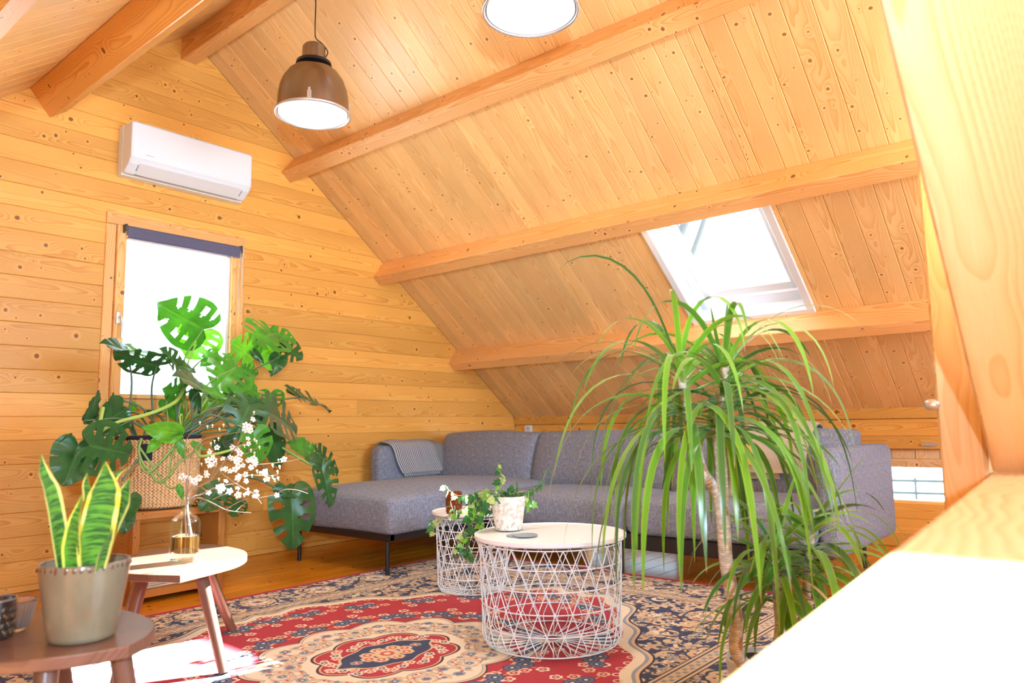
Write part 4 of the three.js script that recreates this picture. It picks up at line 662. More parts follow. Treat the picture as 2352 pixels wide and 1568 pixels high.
  run([[445, 900], [430, 980], [415, 1075]], [1.0, 1.02, 1.05], 0.011, stemLime);
  run([[1130, 1180], [1170, 1260], [1260, 1255], [1420, 1215], [1500, 1180]], 0.95, 0.009, stemLime);
  run([[1080, 1075], [1240, 960], [1380, 860], [1480, 800]], [0.7, 0.75, 0.7, 0.6], 0.008, stemDark);
  run([[1790, 1200], [1900, 1270], [2030, 1340], [2085, 1345]], [0.8, 0.84, 0.9, 0.95], 0.008, stemMat);
  run([[1830, 1250], [1890, 1250], [1940, 1230], [2000, 1240]], [0.78, 0.7, 0.64, 0.6], 0.0045, stemMat);
  run([[1530, 1420], [1620, 1440], [1740, 1500]], [0.9, 0.94, 0.96], 0.009, stemDark);
  for (const [a, b, c] of [[[1090, 1090], [1250, 1060], [1440, 1050]], [[1090, 1075], [1220, 1020], [1400, 960]], [[1110, 1110], [1280, 1090], [1430, 1075]], [[560, 840], [720, 890], [830, 1010]], [[330, 990], [520, 990], [640, 1120]], [[700, 1000], [760, 1050], [750, 1120]]]) run([a, b, c], 0.72, 0.006, stemDark);
}
// ---------- snake plant ----------
{
  const P0 = hit(187, 1482, 'y', 0.42), dirx = P0.clone().sub(camera.position).setY(0).normalize(), C = P0.clone().addScaledVector(dirx, 0.064);
  const t = thing('snake_plant', 'snake plant with yellow edged leaves in a speckled stoneware pot', 'plant', [C.x, 0.42, C.z]);
  const glaze = tex(512, 256, (x, y, o) => { const n = fbm(x / 40, y / 40), v = y / 256; let c = [122, 114, 92]; const k = 0.9 + n * 0.2; o[0] = c[0] * k; o[1] = c[1] * k; o[2] = c[2] * k; const s = vn(x / 3.2, y / 1.6), cl = sstep(0.42, 0.7, vn(x / 60 + 3, y / 26 + 9)) * (v > 0.12 && v < 0.32 ? 1 : 0.3); if (s > 0.95 - cl * 0.2) { o[0] = 128; o[1] = 98; o[2] = 72; } if (vn(x / 60, y / 30 + 30) > 0.78) { o[0] *= 1.12; o[1] *= 1.12; o[2] *= 1.12; } });
  const pot = part('pot', lathe([[0, 0.0], [0.058, 0.0], [0.064, 0.004], [0.067, 0.012], [0.0895, 0.158], [0.0885, 0.162], [0.085, 0.160], [0.0835, 0.15], [0.066, 0.02], [0, 0.016]], 56), phys({ map: glaze, roughness: 0.28, clearcoat: 0.6, clearcoatRoughness: 0.1 }), t, 'speckled grey beige glazed pot with scalloped brown rim');
  const sc = []; for (let k = 0; k < 38; k++) sc.push(new THREE.SphereGeometry(1, 10, 6).scale(0.0036, 0.0075 * (0.45 + 0.8 * hsh(k, 3)), 0.0012).rotateX(-0.15).translate(0, 0.1565, 0.0888).rotateY((k + 0.5 * hsh(k, 9)) / 38 * 6.283));
  part('rim_scallops', merge(sc), phys({ color: lin(0.11, 0.04, 0.025), roughness: 0.2, clearcoat: 0.8 }), pot); part('rim_glaze', new THREE.TorusGeometry(0.0865, 0.0026, 8, 56).rotateX(Math.PI / 2).translate(0, 0.161, 0), phys({ color: lin(0.2, 0.13, 0.11), roughness: 0.15, clearcoat: 1 }), pot, 'dark shiny rim line');
  part('soil', new THREE.CylinderGeometry(0.08, 0.078, 0.008, 32).translate(0, 0.125, 0), std({ color: lin(0.045, 0.03, 0.022), roughness: 1 }), t);
  const lt = (yellow) => tex(128, 512, (x, y, o) => { const u = Math.abs(x / 127 * 2 - 1), e = 0.74 + (vn(y / 40, 3) - 0.5) * 0.1, band = fbm(x / 90 + 9, y / 5), b2 = vn(x / 22, y / 2.6); if (u > e) { const k = yellow && vn(1, y / 22) > 0.5 ? 1 : 0; o[0] = k ? 244 : 230; o[1] = k ? 214 : 226; o[2] = k ? 60 : 120; if (u < e + 0.03) { o[0] *= 0.6; o[1] *= 0.75; } } else { const d = sstep(0.42, 0.62, band + (b2 - 0.5) * 0.25); o[0] = mix(96, 38, d); o[1] = mix(154, 88, d); o[2] = mix(36, 24, d); } });
  const m1 = phys({ map: lt(true), roughness: 0.9, clearcoat: 0.6, clearcoatRoughness: 0.25, transmission: 0.12, thickness: 0 }), m2 = phys({ map: lt(false), roughness: 0.9, clearcoat: 0.45, clearcoatRoughness: 0.3, transmission: 0.2, thickness: 0 }), m3 = phys({ map: lt(false), color: lin(1.3, 1.5, 0.7), roughness: 0.9, clearcoat: 0.4, transmission: 0.35, thickness: 0 });
  // sword leaf through photo points at given distances: [px, py, half width in m]
  const sword = (pts, depth, mat, twist = 0) => {
    const c = new THREE.CatmullRomCurve3(pts.map((q, i) => atDepth(q[0], q[1], Array.isArray(depth) ? depth[i] : depth).sub(t.position)), false, 'centripetal'), hw = pts.map((q) => q[2]), n = 26, P = [], T = [], I = [];
    for (let i = 0; i <= n; i++) {
      const f = i / n, o = c.getPoint(f), tg = c.getTangent(f), k = f * (hw.length - 1), a = Math.floor(Math.min(k, hw.length - 2)), h = mix(hw[a], hw[a + 1], k - a), nn = camera.position.clone().sub(t.position).sub(o); nn.addScaledVector(tg, -nn.dot(tg)).normalize().applyAxisAngle(tg, (twist * (0.4 + f)) * D2R);
      const s = tg.clone().cross(nn);
      for (let j = 0; j <= 6; j++) { const q = j / 3 - 1, p = o.clone().addScaledVector(s, q * h).addScaledVector(nn, -h * 0.42 * (1 - q * q) + 0.003); P.push(...p.toArray()); T.push(j / 6, f); }
    }
    for (let i = 0; i < n; i++) for (let j = 0; j < 6; j++) { const a = i * 7 + j; I.push(a, a + 1, a + 8, a, a + 8, a + 7); }
    const g = new THREE.BufferGeometry(); g.setAttribute('position', new THREE.Float32BufferAttribute(P, 3)); g.setAttribute('uv', new THREE.Float32BufferAttribute(T, 2)); g.setIndex(I); g.computeVertexNormals(); part('leaf', g, mat, t);
  };
  sword([[208, 1365, 0.02], [220, 1230, 0.036], [240, 1130, 0.031], [241, 1058, 0.0005]], [1.58, 1.55, 1.54, 1.53], m1, 12);
  sword([[155, 1365, 0.014], [138, 1240, 0.0165], [118, 1130, 0.017], [97, 1080, 0.011], [92, 1043, 0.0005]], [1.585, 1.53, 1.49, 1.47, 1.46], m2, 35);
  sword([[165, 1365, 0.012], [165, 1260, 0.019], [172, 1200, 0.013], [192, 1134, 0.0005]], [1.58, 1.53, 1.5, 1.48], m3, -25);
  sword([[178, 1365, 0.012], [188, 1240, 0.021], [205, 1160, 0.012], [200, 1110, 0.008], [203, 1085, 0.0005]], [1.6, 1.57, 1.55, 1.53, 1.53], m2, -30);
  sword([[218, 1365, 0.012], [247, 1230, 0.018], [280, 1150, 0.019], [301, 1095, 0.0005]], [1.61, 1.6, 1.59, 1.58], m2, -15);
  sword([[222, 1365, 0.01], [240, 1180, 0.013], [262, 1092, 0.012], [299, 1067, 0.0005]], [1.6, 1.62, 1.63, 1.63], m1, 48);
  sword([[218, 1365, 0.008], [237, 1270, 0.013], [252, 1230, 0.008], [256, 1205, 0.0005]], [1.575, 1.53, 1.51, 1.5], m2, 50);
  sword([[190, 1365, 0.02], [186, 1290, 0.016], [192, 1240, 0.0005]], [1.6, 1.59, 1.58], m1, 0);
}
// ribbed cups beside it
{
  const cupA = hit(8, 1470, 'y', 0.42), t = thing('brown_cup', 'dark brown glazed cup with raised diamonds beside the snake plant', 'cup', [cupA.x - 0.012, 0.42, cupA.z - 0.03]);
  const brown = phys({ color: lin(0.035, 0.022, 0.018), roughness: 0.18, clearcoat: 1, clearcoatRoughness: 0.08 }), amb = phys({ color: lin(0.3, 0.12, 0.02), roughness: 0.25, clearcoat: 0.8 });
  part('body', lathe([[0, 0], [0.03, 0], [0.034, 0.004], [0.041, 0.08], [0.0415, 0.084], [0.039, 0.083], [0.031, 0.008], [0, 0.006]], 44), brown, t);
  const d = [], rm = []; for (let j = 0; j < 4; j++) for (let k = 0; k < 14; k++) { const a = (k + (j & 1) / 2) / 14 * 6.283, y = 0.012 + j * 0.0165; d.push(new THREE.OctahedronGeometry(1, 1).scale(0.0075, 0.0095, 0.0028).translate(0, 0, mix(0.0345, 0.0395, y / 0.07)).rotateY(a).translate(0, y, 0)); }
  part('diamonds', merge(d), brown, t);
  for (let j = 0; j < 3; j++) for (let k = 0; k < 14; k++) { const a = (k + ((j + 1) & 1) / 2) / 14 * 6.283, y = 0.0205 + j * 0.0165; rm.push(new THREE.OctahedronGeometry(1, 0).scale(0.003, 0.005, 0.002).translate(0, 0, mix(0.035, 0.04, y / 0.07)).rotateY(a).translate(0, y, 0)); }
  part('amber_glaze', merge(rm), amb, t); part('rim', new THREE.TorusGeometry(0.0405, 0.0018, 8, 44).rotateX(Math.PI / 2).translate(0, 0.0835, 0), phys({ color: lin(0.2, 0.17, 0.16), roughness: 0.2, clearcoat: 1 }), t);
  const b = hit(40, 1448, 'y', 0.42), g = thing('clear_bowl', 'small clear ribbed glass bowl behind the dark brown cup', 'bowl', [b.x - 0.004, 0.42, b.z - 0.005]);
  part('bowl_wall', lathe([[0, 0], [0.02, 0], [0.024, 0.004], [0.041, 0.064], [0.0415, 0.068], [0.039, 0.066], [0.021, 0.008], [0, 0.006]], 44), phys({ color: lin(1, 0.97, 0.92), transmission: 0.96, thickness: 0.003, roughness: 0.04, ior: 1.5 }), g);
  const rb = []; for (let k = 0; k < 24; k++) rb.push(taper([V(0.024, 0.006, 0), V(0.033, 0.034, 0), V(0.041, 0.063, 0)], 0.0018, 0.0022, 6, 5).rotateY(k / 24 * 6.283)); part('ribs', merge(rb), phys({ color: lin(1, 0.96, 0.9), transmission: 0.9, thickness: 0.002, roughness: 0.06 }), g);
}
// ---------- glass bottle with blossom ----------
const BO = hit(423, 1290, 'y', 0.38);
{
  const t = thing('glass_bottle', 'clear round shouldered glass bottle half full of water on the sunlit side table', 'bottle', [BO.x, 0.3805, BO.z]);
  const o = [[0, 0.0], [0.046, 0.0], [0.052, 0.003], [0.0535, 0.009], [0.0535, 0.132], [0.0525, 0.143], [0.048, 0.155], [0.039, 0.165], [0.027, 0.172], [0.0205, 0.18], [0.0195, 0.19], [0.019, 0.212], [0.0215, 0.214], [0.0215, 0.23], [0.0195, 0.2325]], i = [[0.0165, 0.2325], [0.0155, 0.214], [0.016, 0.19], [0.0175, 0.18], [0.025, 0.1695], [0.0365, 0.162], [0.045, 0.153], [0.049, 0.142], [0.05, 0.132], [0.05, 0.012], [0.046, 0.008], [0, 0.007]];
  part('bottle_wall', lathe([...o, ...i], 56), phys({ color: lin(0.96, 1, 0.98), transmission: 1, thickness: 0, roughness: 0.01, ior: 1.5 }), t);
  part('water', lathe([[0, 0.0072], [0.0455, 0.0082], [0.0498, 0.0125], [0.0498, 0.095], [0.0494, 0.0962], [0, 0.095]], 56), phys({ color: lin(1, 1, 1), transmission: 1, thickness: 0.05, roughness: 0.0, ior: 1.333 }), t);
}
{
  const t = thing('blossom_branches', 'thin branches of small white blossom standing in the clear glass bottle', 'branches', [BO.x, 0.6, BO.z]);
  const r = rng(61), bark = std({ color: lin(0.3, 0.2, 0.15), roughness: 0.8 }), white = phys({ color: lin(0.9, 0.9, 0.88), roughness: 0.9, transmission: 0.3, thickness: 0 }), eye = std({ color: lin(0.7, 0.68, 0.3), roughness: 0.7 }), sep = std({ color: lin(0.5, 0.6, 0.15), roughness: 0.7 });
  const q = (a, d = 0) => atDepth(380 + a[0] / 4.355, 920 + a[1] / 4.355, 2.74 + d).sub(t.position), neck = V(0, -0.01, 0), low = V(0.008, -0.13, 0.02);
  const tw = (name, pts, r0, r1, d0, d1, fromNeck) => { const v = pts.map((a, i) => q(a, mix(d0, d1, i / (pts.length - 1)))); if (fromNeck) v.unshift(low.clone().add(V((r() - 0.5) * 0.02, 0, (r() - 0.5) * 0.02)), neck.clone().add(V((r() - 0.5) * 0.012, 0, (r() - 0.5) * 0.012))); part(name, taper(v, r0, r1, 30, 5), bark, t); };
  tw('branch', [[230, 990], [350, 975], [480, 1030], [600, 1090], [700, 1110], [855, 1122]], 0.0034, 0.0014, 0, -0.12, 1);
  tw('branch', [[260, 965], [350, 940], [470, 880], [600, 845], [720, 820], [760, 760], [830, 690], [900, 640]], 0.0036, 0.0014, 0.02, 0.1, 1);
  tw('branch', [[240, 890], [350, 850], [440, 800], [530, 690], [600, 590], [690, 480], [770, 350], [850, 220], [882, 112]], 0.0032, 0.0011, 0, 0.14, 1);
  tw('branch', [[205, 950], [205, 840], [170, 775]], 0.0026, 0.0012, 0, -0.05, 1);
  tw('branch', [[240, 720], [262, 560], [350, 410], [440, 365], [550, 350], [690, 320], [780, 310]], 0.0024, 0.001, 0.05, 0.16, 1);
  tw('branch', [[205, 640], [195, 520], [220, 370], [340, 260], [470, 190], [600, 60]], 0.002, 0.0009, 0.08, 0.2, 1);
  for (const [p, d] of [[[[540, 710], [650, 790], [770, 870], [880, 930], [962, 1030]], 0.05], [[[240, 890], [290, 830], [335, 770]], 0], [[[345, 740], [320, 560], [380, 430], [460, 400]], 0.08], [[[900, 640], [1030, 630], [1200, 610], [1362, 578]], 0.1], [[[720, 770], [860, 745], [1000, 750], [1125, 742]], 0.06], [[[930, 975], [1090, 940], [1190, 890], [1320, 895], [1425, 928]], -0.02], [[[600, 1090], [680, 1040], [760, 1000], [835, 975]], -0.06], [[[700, 1110], [750, 1060], [830, 1010]], -0.08], [[[120, 560], [130, 700], [205, 830]], 0.03], [[[440, 800], [480, 720], [500, 600], [440, 500]], 0.04], [[[600, 590], [700, 560], [830, 520], [940, 458]], 0.09], [[[470, 990], [560, 945], [640, 925]], -0.03], [[[690, 480], [780, 440], [890, 388]], 0.1], [[[205, 840], [235, 740], [265, 675]], 0]]) tw('twig', p, 0.0019, 0.0008, d, d + 0.03);
  // one blossom: five cupped petals and a yellow centre
  const pet = []; for (let k = 0; k < 5; k++) { const s = new THREE.SphereGeometry(1, 8, 5, 0, Math.PI * 2, 0, Math.PI * 0.5).scale(0.0056, 0.0026, 0.0068).rotateX(0.35).translate(0, 0.0012, 0.0092).rotateY(k * 1.2566); pet.push(s); }
  const pg = merge(pet), eg = merge([0, 1, 2, 3, 4, 5].map((k) => new THREE.SphereGeometry(0.0011, 5, 4).translate(Math.cos(k) * 0.0025, 0.0045, Math.sin(k) * 0.0025)));
  const fl = (a, s, d) => { const f = part('flower', pg, white, t); f.position.copy(q(a, d)); f.scale.setScalar(s); const to = camera.position.clone().sub(t.position).sub(f.position).normalize().add(V((r() - 0.5) * 1.3, (r() - 0.5) * 1.3 + 0.3, (r() - 0.5) * 1.3)).normalize(); f.quaternion.setFromUnitVectors(Y, to); part('stamens', eg, eye, f); };
  const FL = [[170, 760], [195, 800], [240, 780], [285, 800], [325, 785], [215, 760], [345, 770], [300, 825], [440, 510], [470, 560], [430, 600], [490, 600], [460, 640], [440, 650], [495, 640], [510, 470], [580, 580], [670, 460], [720, 480], [740, 530], [670, 580], [710, 620], [690, 690], [600, 680], [640, 700], [570, 690], [725, 660], [650, 560], [705, 590], [830, 590], [880, 580], [890, 640], [850, 610], [860, 660], [905, 610], [775, 640], [870, 190], [840, 260], [800, 240], [790, 290], [850, 300], [820, 300], [830, 375], [825, 435], [545, 895], [600, 810], [580, 870], [530, 865], [560, 850], [430, 920], [640, 900], [720, 940], [720, 780], [735, 760], [800, 740], [800, 810], [715, 870], [910, 910], [890, 960], [920, 945], [1110, 945], [1000, 720], [990, 710], [1015, 780], [1175, 580], [415, 720], [410, 745], [820, 930], [745, 590]];
  for (const a of FL) fl([a[0] + (r() - 0.5) * 14, a[1] + (r() - 0.5) * 14], 0.62 + r() * 0.32, -0.02 + r() * 0.14);
  const BD = [[1130, 590], [1140, 655], [1070, 640], [1070, 755], [1090, 785], [1120, 705], [1125, 770], [915, 700], [865, 745], [945, 715], [530, 375], [490, 400], [455, 425], [440, 490], [360, 630], [890, 385], [912, 402], [940, 460], [855, 490], [890, 520], [790, 445], [825, 880], [785, 935], [535, 780], [345, 215], [420, 255], [470, 245], [580, 240], [540, 280], [885, 112], [1010, 690]];
  const bg = new THREE.SphereGeometry(0.0042, 8, 6), cg = new THREE.ConeGeometry(0.003, 0.008, 6);
  for (const a of BD) { const b = part('bud', bg, white, t); b.position.copy(q(a, r() * 0.12)); const c = part('calyx', cg, sep, b); c.position.set(0.001, -0.0055, 0); }
}
// ---------- ivy in a mottled pot ----------
{
  const p0 = hit(1168, 1219, 'y', 0.4315), dir = p0.clone().sub(camera.position).setY(0).normalize(), C = p0.clone().addScaledVector(dir, 0.05), t = thing('potted_ivy', 'trailing ivy in a mottled white pot on the larger wire table', 'plant', [C.x, 0.431, C.z]);
  const mot = tex(256, 128, (x, y, o) => { const n = fbm(x / 7, y / 4), m = vn(x / 2.2, y / 1.4), d = sstep(0.5, 0.62, n) * 0.6 + (m > 0.8 ? 0.4 : 0), g = sstep(0.35, 0.0, y / 128) * 0.25; for (let k = 0; k < 3; k++) o[k] = mix([238, 234, 226][k], [150, 142, 132][k], clamp(d * (0.6 + g * 2) + g * 0.5, 0, 1)); });
  part('pot', lathe([[0, 0], [0.053, 0], [0.057, 0.004], [0.075, 0.135], [0.074, 0.139], [0.068, 0.138], [0.053, 0.01], [0, 0.008]], 48), std({ map: mot, bumpMap: mot, bumpScale: 0.001, roughness: 0.9 }), t, 'mottled white and grey cement pot');
  part('soil', new THREE.CylinderGeometry(0.066, 0.066, 0.006, 32).translate(0, 0.125, 0), std({ color: lin(0.08, 0.05, 0.035), roughness: 1 }), t);
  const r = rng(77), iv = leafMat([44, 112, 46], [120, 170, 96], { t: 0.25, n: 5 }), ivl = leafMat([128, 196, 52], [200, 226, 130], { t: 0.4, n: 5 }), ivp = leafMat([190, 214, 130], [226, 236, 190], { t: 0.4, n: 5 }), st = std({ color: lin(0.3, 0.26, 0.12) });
  const z8 = (a, d) => atDepth(830 + a[0] / 4.704, 960 + a[1] / 4.704, d).sub(t.position), top = V(0, 0.13, 0);
  const vine = (pts, depths, n, size, litAt = 0) => {
    const v = [top.clone().add(V((r() - 0.5) * 0.07, 0, (r() - 0.5) * 0.07)), ...pts.map((a, i) => z8(a, depths[i]))], c = new THREE.CatmullRomCurve3(v, false, 'centripetal'); part('stem', taper(v, 0.002, 0.0012, 30, 5), st, t);
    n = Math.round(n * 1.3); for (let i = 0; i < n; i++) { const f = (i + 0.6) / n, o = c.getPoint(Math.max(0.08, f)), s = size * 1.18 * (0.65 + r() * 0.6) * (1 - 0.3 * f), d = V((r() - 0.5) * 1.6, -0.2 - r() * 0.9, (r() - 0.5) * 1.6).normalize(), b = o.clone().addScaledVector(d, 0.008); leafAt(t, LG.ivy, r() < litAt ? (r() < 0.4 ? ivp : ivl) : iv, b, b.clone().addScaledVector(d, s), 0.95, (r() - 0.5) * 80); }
  };
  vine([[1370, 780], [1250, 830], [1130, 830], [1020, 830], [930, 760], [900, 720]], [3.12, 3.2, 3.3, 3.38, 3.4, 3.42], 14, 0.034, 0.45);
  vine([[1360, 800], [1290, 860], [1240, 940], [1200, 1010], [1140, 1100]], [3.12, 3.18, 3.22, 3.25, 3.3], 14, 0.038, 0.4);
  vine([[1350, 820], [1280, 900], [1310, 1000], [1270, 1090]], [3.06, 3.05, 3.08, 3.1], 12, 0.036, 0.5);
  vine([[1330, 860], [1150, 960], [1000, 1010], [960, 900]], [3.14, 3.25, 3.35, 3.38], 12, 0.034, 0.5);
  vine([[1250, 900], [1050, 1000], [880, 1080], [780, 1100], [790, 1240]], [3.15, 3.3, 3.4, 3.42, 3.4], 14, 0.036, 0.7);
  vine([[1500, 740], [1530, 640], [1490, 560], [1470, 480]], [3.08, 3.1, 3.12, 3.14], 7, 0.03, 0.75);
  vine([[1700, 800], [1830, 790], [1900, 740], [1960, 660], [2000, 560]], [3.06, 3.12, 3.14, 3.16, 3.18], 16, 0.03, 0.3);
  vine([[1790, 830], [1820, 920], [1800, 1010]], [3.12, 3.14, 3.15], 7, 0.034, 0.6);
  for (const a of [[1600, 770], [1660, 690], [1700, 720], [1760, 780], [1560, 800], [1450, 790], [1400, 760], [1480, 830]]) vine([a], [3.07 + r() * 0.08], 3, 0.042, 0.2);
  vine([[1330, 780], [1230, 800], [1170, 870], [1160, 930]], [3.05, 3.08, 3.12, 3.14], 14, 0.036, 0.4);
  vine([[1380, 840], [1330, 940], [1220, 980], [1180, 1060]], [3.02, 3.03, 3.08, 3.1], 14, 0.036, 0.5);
  // strands hanging down through the smaller table
  vine([[1400, 1000], [1180, 1150], [1080, 1290], [1010, 1400], [1000, 1470]], [3.14, 3.26, 3.4, 3.5, 3.5], 18, 0.034, 0.25);
  vine([[1300, 1040], [1200, 1250], [1120, 1400], [1160, 1470], [1180, 1500]], [3.16, 3.3, 3.45, 3.48, 3.46], 20, 0.036, 0.2);
}
// ---------- dracaena ----------
{
  const D = 2.25, t = thing('dracaena', 'tall dracaena with arching strap leaves and bare pale stems beside the stair rail', 'plant', [2.27, 0, 3.72]), r = rng(131), root = t.position;
  const w = (px, py, d = 2) => atDepth(px, py, d * D / 2).sub(root);
  const lt = (a, b) => tex(64, 128, (x, y, o) => { const u = Math.abs(x / 63 * 2 - 1), s = vn(x / 2.5, y / 60) * 0.3 + 0.85, tip = sstep(0.93, 1, y / 127), base = sstep(0.1, 0, y / 127); for (let k = 0; k < 3; k++) { o[k] = mix(a[k], b[k], u > 0.8 ? 0.7 : 0) * s; o[k] = mix(o[k], [196, 150, 96][k], tip); o[k] = mix(o[k], [214, 224, 190][k], base * 0.8); } });
  const lm = (a, b, tr) => phys({ map: lt(a, b), roughness: 0.9, transmission: tr, thickness: 0, clearcoat: 0.75, clearcoatRoughness: 0.25 });
  const A = lm([88, 150, 34], [150, 186, 80], 0.25), B = lm([118, 186, 24], [176, 208, 76], 0.38), Cd = lm([64, 118, 40], [122, 156, 88], 0.18), dry = std({ color: lin(0.66, 0.46, 0.22), roughness: 0.9 });
  const barkT = tex(256, 128, (y, x, o) => { const n = fbm(x / 16, y / 8), rg = Math.sin(y / 1.3 + n * 3) * 0.05, v = 0.85 + rg + (n - 0.5) * 0.4, br = sstep(0.55, 0.75, vn(x / 30 + 4, y / 70)); o[0] = mix(244, 186, br) * v; o[1] = mix(230, 138, br) * v; o[2] = mix(208, 92, br) * v; });
  barkT.repeat.set(3, 1); const bark = std({ map: barkT, bumpMap: barkT, bumpScale: 0.004, roughness: 0.9 });
  const trunk = (pts, r0, r1, name = 'stem') => part(name, taper(pts, r0, r1, 40, 12), bark, t);
  const base = V(0.06, 0.08, 0.03);
  trunk([base, w(1693, 1500), w(1690, 1420), w(1668, 1290), w(1660, 1190), w(1652, 1140)], 0.021, 0.0205, 'trunk');
  trunk([w(1655, 1150), w(1640, 1120), w(1612, 1080), w(1600, 1030), w(1582, 960), w(1570, 900), w(1562, 842)], 0.018, 0.012);
  trunk([w(1657, 1160), w(1658, 1130), w(1655, 1060), w(1649, 1000), w(1650, 930), w(1660, 880), w(1665, 842)], 0.02, 0.013);
  trunk([w(1662, 1150, 2.02), w(1676, 1120, 2.03), w(1676, 1070, 2.04), w(1668, 1020, 2.05), w(1660, 980, 2.05)], 0.014, 0.009);
  trunk([base.clone().add(V(0.04, 0, 0.04)), w(1790, 1440, 2.02), w(1785, 1370, 2.02), w(1782, 1300, 2.02), w(1775, 1240, 2.02)], 0.016, 0.011);
  trunk([base.clone().add(V(0.07, 0, 0.01)), w(1850, 1400, 2.06), w(1852, 1330, 2.06), w(1862, 1240, 2.06), w(1858, 1215, 2.06)], 0.014, 0.011);
  // strap leaf: starts at o, leaves along az / el, bends down by its own weight
  const strap = (o, az, el, len, hw, g, mat, name = 'leaf') => {
    const n = 13, P = [], T = [], I = []; let p = o.clone(), d = V(Math.cos(az) * Math.cos(el), Math.sin(el), Math.sin(az) * Math.cos(el)); const side = V(-Math.sin(az), 0, Math.cos(az)).applyAxisAngle(V(Math.cos(az), 0, Math.sin(az)), (r() - 0.5) * 0.9), st = len / n;
    for (let i = 0; i <= n; i++) {
      const f = i / n, h = hw * Math.min(1, 0.62 + f * 1.6) * Math.pow(1 - Math.pow(f, 3.2), 0.9), up = side.clone().cross(d).normalize();
      for (const k of [-1, 0, 1]) { const q = p.clone().addScaledVector(side, k * h).addScaledVector(up, -(k ? 0 : h * 0.3) * (1 - f)); P.push(...q.toArray()); T.push((k + 1) / 2, f); }
      p.addScaledVector(d, st); d.y -= g * st * (0.4 + f * 1.5); d.normalize();
    }
    for (let i = 0; i < n; i++) for (let k = 0; k < 2; k++) { const a = i * 3 + k; I.push(a, a + 1, a + 4, a, a + 4, a + 3); }
    const ge = new THREE.BufferGeometry(); ge.setAttribute('position', new THREE.Float32BufferAttribute(P, 3)); ge.setAttribute('uv', new THREE.Float32BufferAttribute(T, 2)); ge.setIndex(I); ge.computeVertexNormals(); part(name, ge, mat, t);
  };
  const head = (a, b, n, len, hw, spread = 1, pale = 0.45) => { // rosette along the top of a stem from a (low) to b (crown)
    for (let i = 0; i < n; i++) {
      const f = i / (n - 1), o = a.clone().lerp(b, f), az = i * 2.39996 + r() * 0.5, el = mix(0.15, 1.0, Math.pow(f, 2.2)) + (r() - 0.5) * 0.35, q = r();
      strap(o, az, el, len * mix(0.95, 0.72, f * f) * (0.8 + r() * 0.4), hw * (0.8 + r() * 0.35), mix(8.2, 7, f) * spread * (0.5 + r() * 0.8), q < pale ? A : q < 0.75 ? B : Cd);
    }
  };
  head(w(1590, 1010), w(1563, 842), 60, 0.64, 0.0115);
  head(w(1650, 1010), w(1665, 846), 62, 0.66, 0.0115);
  head(w(1665, 1010, 2.06), w(1660, 950, 2.06), 14, 0.46, 0.013);
  head(w(1787, 1390, 2.02), w(1778, 1255, 2.02), 50, 0.42, 0.0135, 1.2, 0.3);
  head(w(1856, 1330, 2.06), w(1862, 1205, 2.06), 44, 0.44, 0.0135, 1.1, 0.3);
  // a few leaves that single out: uprights at the crown, the long arch to the left, dry ones
  strap(w(1668, 850), 2.2, 1.45, 0.21, 0.012, 0.3, Cd); strap(w(1660, 850), 3.6, 1.4, 0.2, 0.011, 0.4, A); strap(w(1672, 850), 0.3, 1.5, 0.2, 0.006, 0.2, B);
  strap(w(1562, 850), 1.9, 1.35, 0.5, 0.0125, 11, B); strap(w(1668, 850), 1.6, 1.0, 0.5, 0.0125, 9, B); strap(w(1560, 850), 3.9, 1.3, 0.6, 0.008, 4.6, Cd);
  strap(w(1780, 1330, 2.0), 2.0, 0.3, 0.3, 0.009, 7, dry, 'dry_leaf'); strap(w(1782, 1345, 1.98), 1.2, -0.2, 0.22, 0.011, 5, dry, 'dry_leaf');
  strap(w(1780, 1270, 2.0), 1.9, 1.25, 0.28, 0.014, 1.2, B); strap(w(1858, 1230, 2.03), 1.0, 1.0, 0.34, 0.013, 1.2, A);
  part('pot', lathe([[0, 0], [0.09, 0], [0.098, 0.008], [0.112, 0.1], [0.11, 0.108], [0.103, 0.107], [0.088, 0.02], [0, 0.015]], 48).translate(0.1, 0.011, 0.04), std({ color: lin(0.7, 0.68, 0.64), roughness: 0.6 }), t);
  part('soil', new THREE.CylinderGeometry(0.101, 0.1, 0.01, 32).translate(0.1, 0.1, 0.04), std({ color: lin(0.05, 0.035, 0.025), roughness: 1 }), t);
}
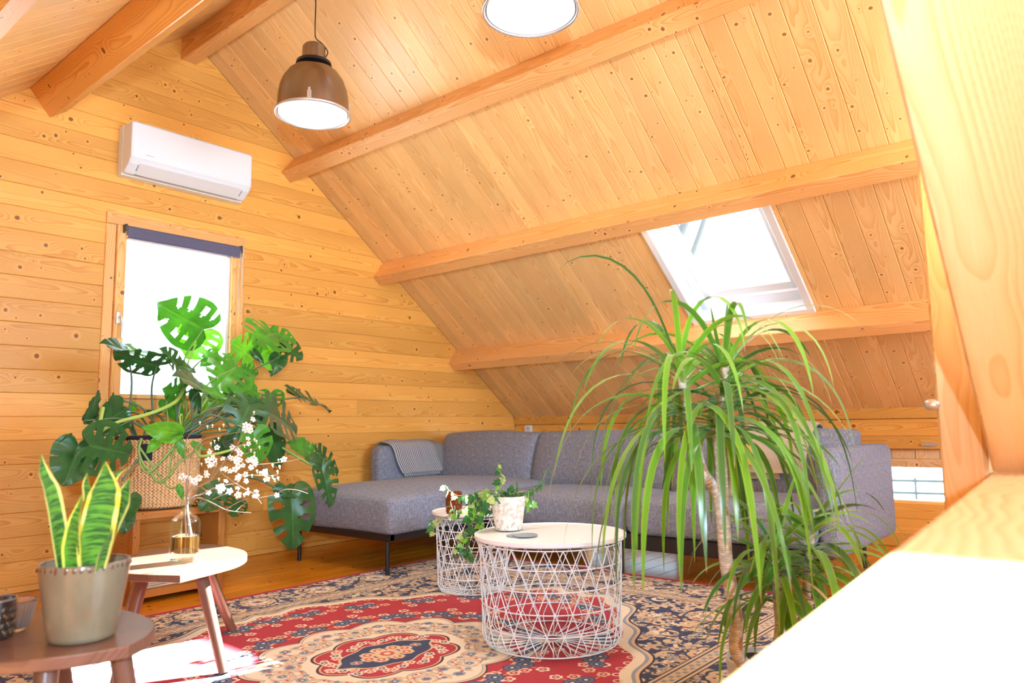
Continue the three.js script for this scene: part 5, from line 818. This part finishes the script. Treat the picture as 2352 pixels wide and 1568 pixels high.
// ---------- outdoors, washed out beyond the windows ----------
{
  const g = part('ground', new THREE.CircleGeometry(90, 48).rotateX(-Math.PI / 2).translate(2, -2.8, 3), std({ color: lin(0.75, 0.74, 0.68), roughness: 1 }), scene); g.userData.kind = 'structure';
  const wallB = part('lower_storey', new THREE.BoxGeometry(XR - XL + 0.2, 2.6, ZB + 0.2).translate((XL + XR) / 2, -1.52, ZB / 2), M.roof, scene); wallB.userData.kind = 'structure';
  const pale = std({ color: lin(0.07, 0.08, 0.084), roughness: 0.9 });
  const tree = (label, x, z, h, seed, r0) => {
    const t = thing('bare_tree', label, 'tree', [x, -2.8, z]), r = rng(seed);
    const limb = (o, d, len, rr, lvl) => {
      const m = o.clone().addScaledVector(d, len * 0.5).add(V((r() - 0.5) * len * 0.12, 0, (r() - 0.5) * len * 0.12)), e = o.clone().addScaledVector(d, len).add(V((r() - 0.5) * len * 0.15, len * 0.04, (r() - 0.5) * len * 0.15));
      part(lvl ? 'branch' : 'trunk', taper([o, m, e], rr, rr * 0.62, 8, 7), pale, t); if (lvl > 3) return;
      const n = lvl === 0 ? 3 : 2 + (r() < 0.4 ? 1 : 0); for (let i = 0; i < n; i++) { const a = r() * 6.28, s = 0.45 + r() * 0.35; limb(i ? o.clone().lerp(e, 0.6 + r() * 0.35) : e, d.clone().add(V(Math.cos(a) * s, 0.1, Math.sin(a) * s)).normalize(), len * (0.62 + r() * 0.2), rr * 0.55, lvl + 1); }
    };
    limb(V(0, 0, 0), V(0.02, 1, 0.03).normalize(), h * 0.36, r0, 0);
  };
  tree('bare pale tree with a forked trunk seen through the roof window', 9.4, -1.5, 12, 5, 0.2);
  tree('bare tree faint beyond the left side of the gable window', 2.2, -9, 9, 9, 0.14);
  tree('bare tree far beyond the low window by the fence', 34, -13, 8, 14, 0.25);
  const f = thing('garden_fence', 'pale post and rail fence beyond the low window under the slope', 'fence', [0, -2.8, 0]);
  const a = hit(2040, 1100, 'y', -1.6), b = hit(2190, 1103, 'y', -1.6), d = b.clone().sub(a).setY(0).normalize(), fm = std({ color: lin(0.028, 0.04, 0.044), roughness: 0.9 }), c0 = a.clone().addScaledVector(d, -3);
  const bx = (u, y, l, h, w) => new THREE.BoxGeometry(l, h, w).rotateY(-Math.atan2(d.z, d.x)).translate(c0.x + d.x * u, y, c0.z + d.z * u);
  for (const y of [0.65, 1.15]) part('rail', bx(5, y, 11, 0.14, 0.05), fm, f);
  for (let k = 0; k < 6; k++) part('post', bx(k * 2, 0.65, 0.12, 1.3, 0.12), fm, f);
}
renderer.render(scene, camera);
